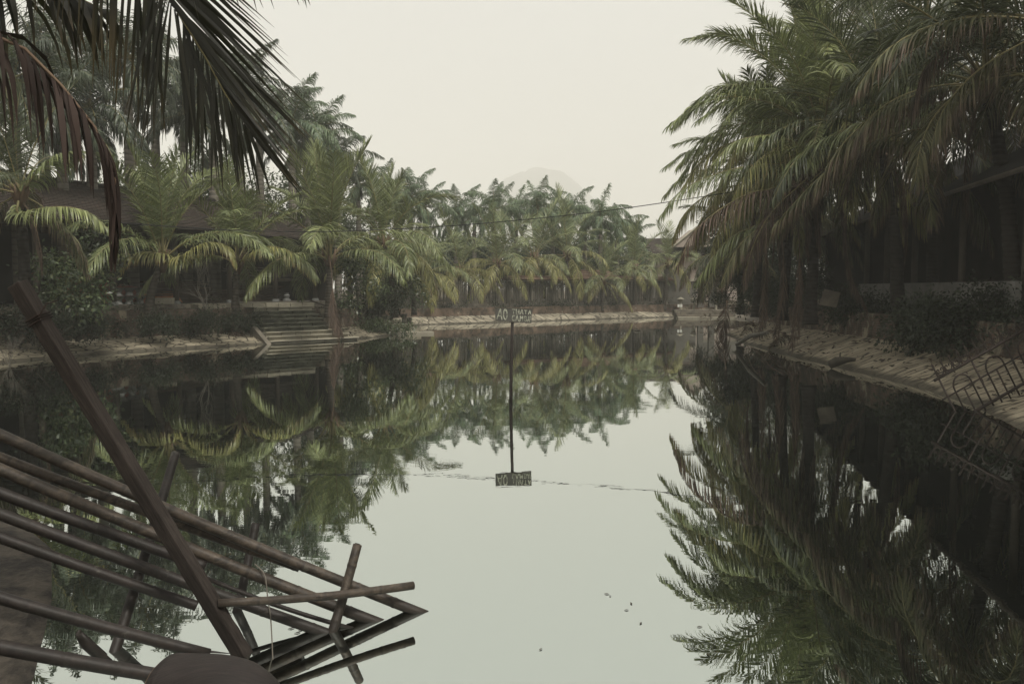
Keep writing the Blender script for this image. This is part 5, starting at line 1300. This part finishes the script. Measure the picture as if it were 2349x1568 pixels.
# dry sheath in the nearest corner
A_ = Vector((-1.64, 3.72, .455))
axp = smooth_curve([tuple(A_), (-1.32, 3.6, .49), (-1.15, 3.52, .41), (-1.01, 3.47, .23), (-.92, 3.44, .02)], 30)
vs, fs = [], []; nx, ny = 30, 24
for i in range(nx):
    f_ = i / (nx - 1); c = Vector(axp[i]); t_ = Vector(axp[min(i + 1, nx - 1)] - axp[max(i - 1, 0)]).normalized()
    sx = t_.cross(Vector((0, 0, 1))).normalized(); sy = sx.cross(t_)
    rr = .165 * (1 - .5 * f_ ** 2)
    for j in range(ny):
        a_ = R(-118 + 236 * j / (ny - 1)); wv = 1 + .05 * noise.noise(Vector((f_ * 5, j * .25, 0)))
        vs.append(c + (sx * math.sin(a_) * 1.1 + sy * math.cos(a_)) * rr * wv - A_)
for i in range(nx - 1):
    for j in range(ny - 1): fs.append((i * ny + j, (i + 1) * ny + j, (i + 1) * ny + j + 1, i * ny + j + 1))
sy = Vector((0, 0, 1))
sh = empty('dry_leaf_sheath', A_, 'broad curled brown palm leaf sheath lying over the lowest bamboo pole', 'leaf sheath')
m = MB(); m.add(vs, fs); o = m.build('sheath', M['sheath'], sh, smooth=True); sd_ = o.modifiers.new('thickness', 'SOLIDIFY'); sd_.thickness = .012
m = MB(); m.tube([Vector(vs[j]) * 1.0 for j in range(ny)], .011, 6); m.build('rim', M['rachis_dead'], sh, smooth=True)
m = MB(); m.tube([Vector(vs[i * ny + 5 + i // 6]) + sy * .008 for i in range(6, nx)], .007, 5); m.build('fold', M['rachis_dead'], sh, smooth=True)
# broken half bamboo
a_, b_ = P(185, 1446, 4.5), P(252, 1506, 4.6); vs, fs = [], []; ax_ = (b_ - a_).normalized(); sx = ax_.cross(Vector((0, 0, 1))).normalized(); sy = sx.cross(ax_)
for i in range(8):
    for j in range(9):
        t_ = R(180 + 180 * j / 8); r_ = .06 * (.55 + .45 * min(1, i / 2)); vs.append(a_.lerp(b_, i / 7) - a_ + (sx * math.cos(t_) + sy * math.sin(t_)) * r_)
for i in range(7):
    for j in range(8): fs.append((i * 9 + j, (i + 1) * 9 + j, (i + 1) * 9 + j + 1, i * 9 + j + 1))
m = MB(); m.add(vs, fs); o = m.build('split_bamboo', M['bamboo_dark'], loc=a_, smooth=True); sd_ = o.modifiers.new('thickness', 'SOLIDIFY'); sd_.thickness = .01
tag(o, 'short split half of bamboo lying between the two lowest poles', 'bamboo piece')
# hanging tendril
m = MB(); m.tube([Vector(p) for p in smooth_curve([tuple(P(585, 1293, 5.6)), tuple(P(607, 1318, 5.5)), tuple(P(614, 1370, 5.4)), tuple(P(621, 1420, 5.3)), tuple(Wt(626, 1512))], 20)], .0045, 5, jit=.3); tag(m.build('dry_tendril', M['twig']), 'thin dry tendril hanging from the long poles down to the water', 'tendril')

# ================================================================== HAZE
m = MB(); m.box((0, 700, 172), (5400, 5000, 352))
hm = bpy.data.materials.new('haze'); hm.use_nodes = True; nt = hm.node_tree; nt.nodes.clear()
ou = nt.nodes.new('ShaderNodeOutputMaterial'); pv = nt.nodes.new('ShaderNodeVolumePrincipled')
pv.inputs['Color'].default_value = (0.945, 0.94, 0.90, 1); pv.inputs['Density'].default_value = 0.00105; pv.inputs['Anisotropy'].default_value = 0.1
nt.links.new(pv.outputs[0], ou.inputs['Volume'])
hz = m.build('haze', hm); hz['kind'] = 'stuff'

# ---- litter on the slopes: dry leaf scraps and small stones, too many to count
def litter(sec, n, seed, mat, size):
    rng = np.random.default_rng(seed); idx = np.array(runs(sec)[:-1]); i = rng.choice(idx, n)
    f_ = rng.beta(1.3, 1.0, n); off = PV[i, 0] * f_
    base = RG[i] + T[i] * rng.uniform(-.4, .4, n)[:, None] + NO[i] * off[:, None]
    z = np.where(f_ < .5, .07 + (PV[i, 1] * .55 - .07) * f_ * 2, PV[i, 1] * .55 + PV[i, 1] * .45 * (f_ - .5) * 2) + .05
    p = np.concatenate([base, z[:, None]], 1); ax = unit(rng.normal(size=(n, 3)) * np.array([1, 1, .25])); up = unit(rng.normal(size=(n, 3)) * .5 + np.array([0, 0, 1.0])); sd = unit(np.cross(ax, up))
    ln = size * rng.uniform(.4, 1.8, n)[:, None]
    V = np.stack([p, p + ax * ln * .5 + sd * ln * .16 + up * .02, p + ax * ln, p + ax * ln * .5 - sd * ln * .16 + up * .02], 1).reshape(-1, 3)
    o = obj('litter', np_mesh('litter', V, np.arange(n * 4).reshape(-1, 4), [M[mat]], None, np.zeros(n * 4))); o['kind'] = 'stuff'
litter('right', 420, 3, 'dead_dark', .12)
litter('right', 260, 5, 'dead', .15)
litter('left', 700, 4, 'dead_dark', .13)
litter('mid', 250, 6, 'dead_dark', .13)
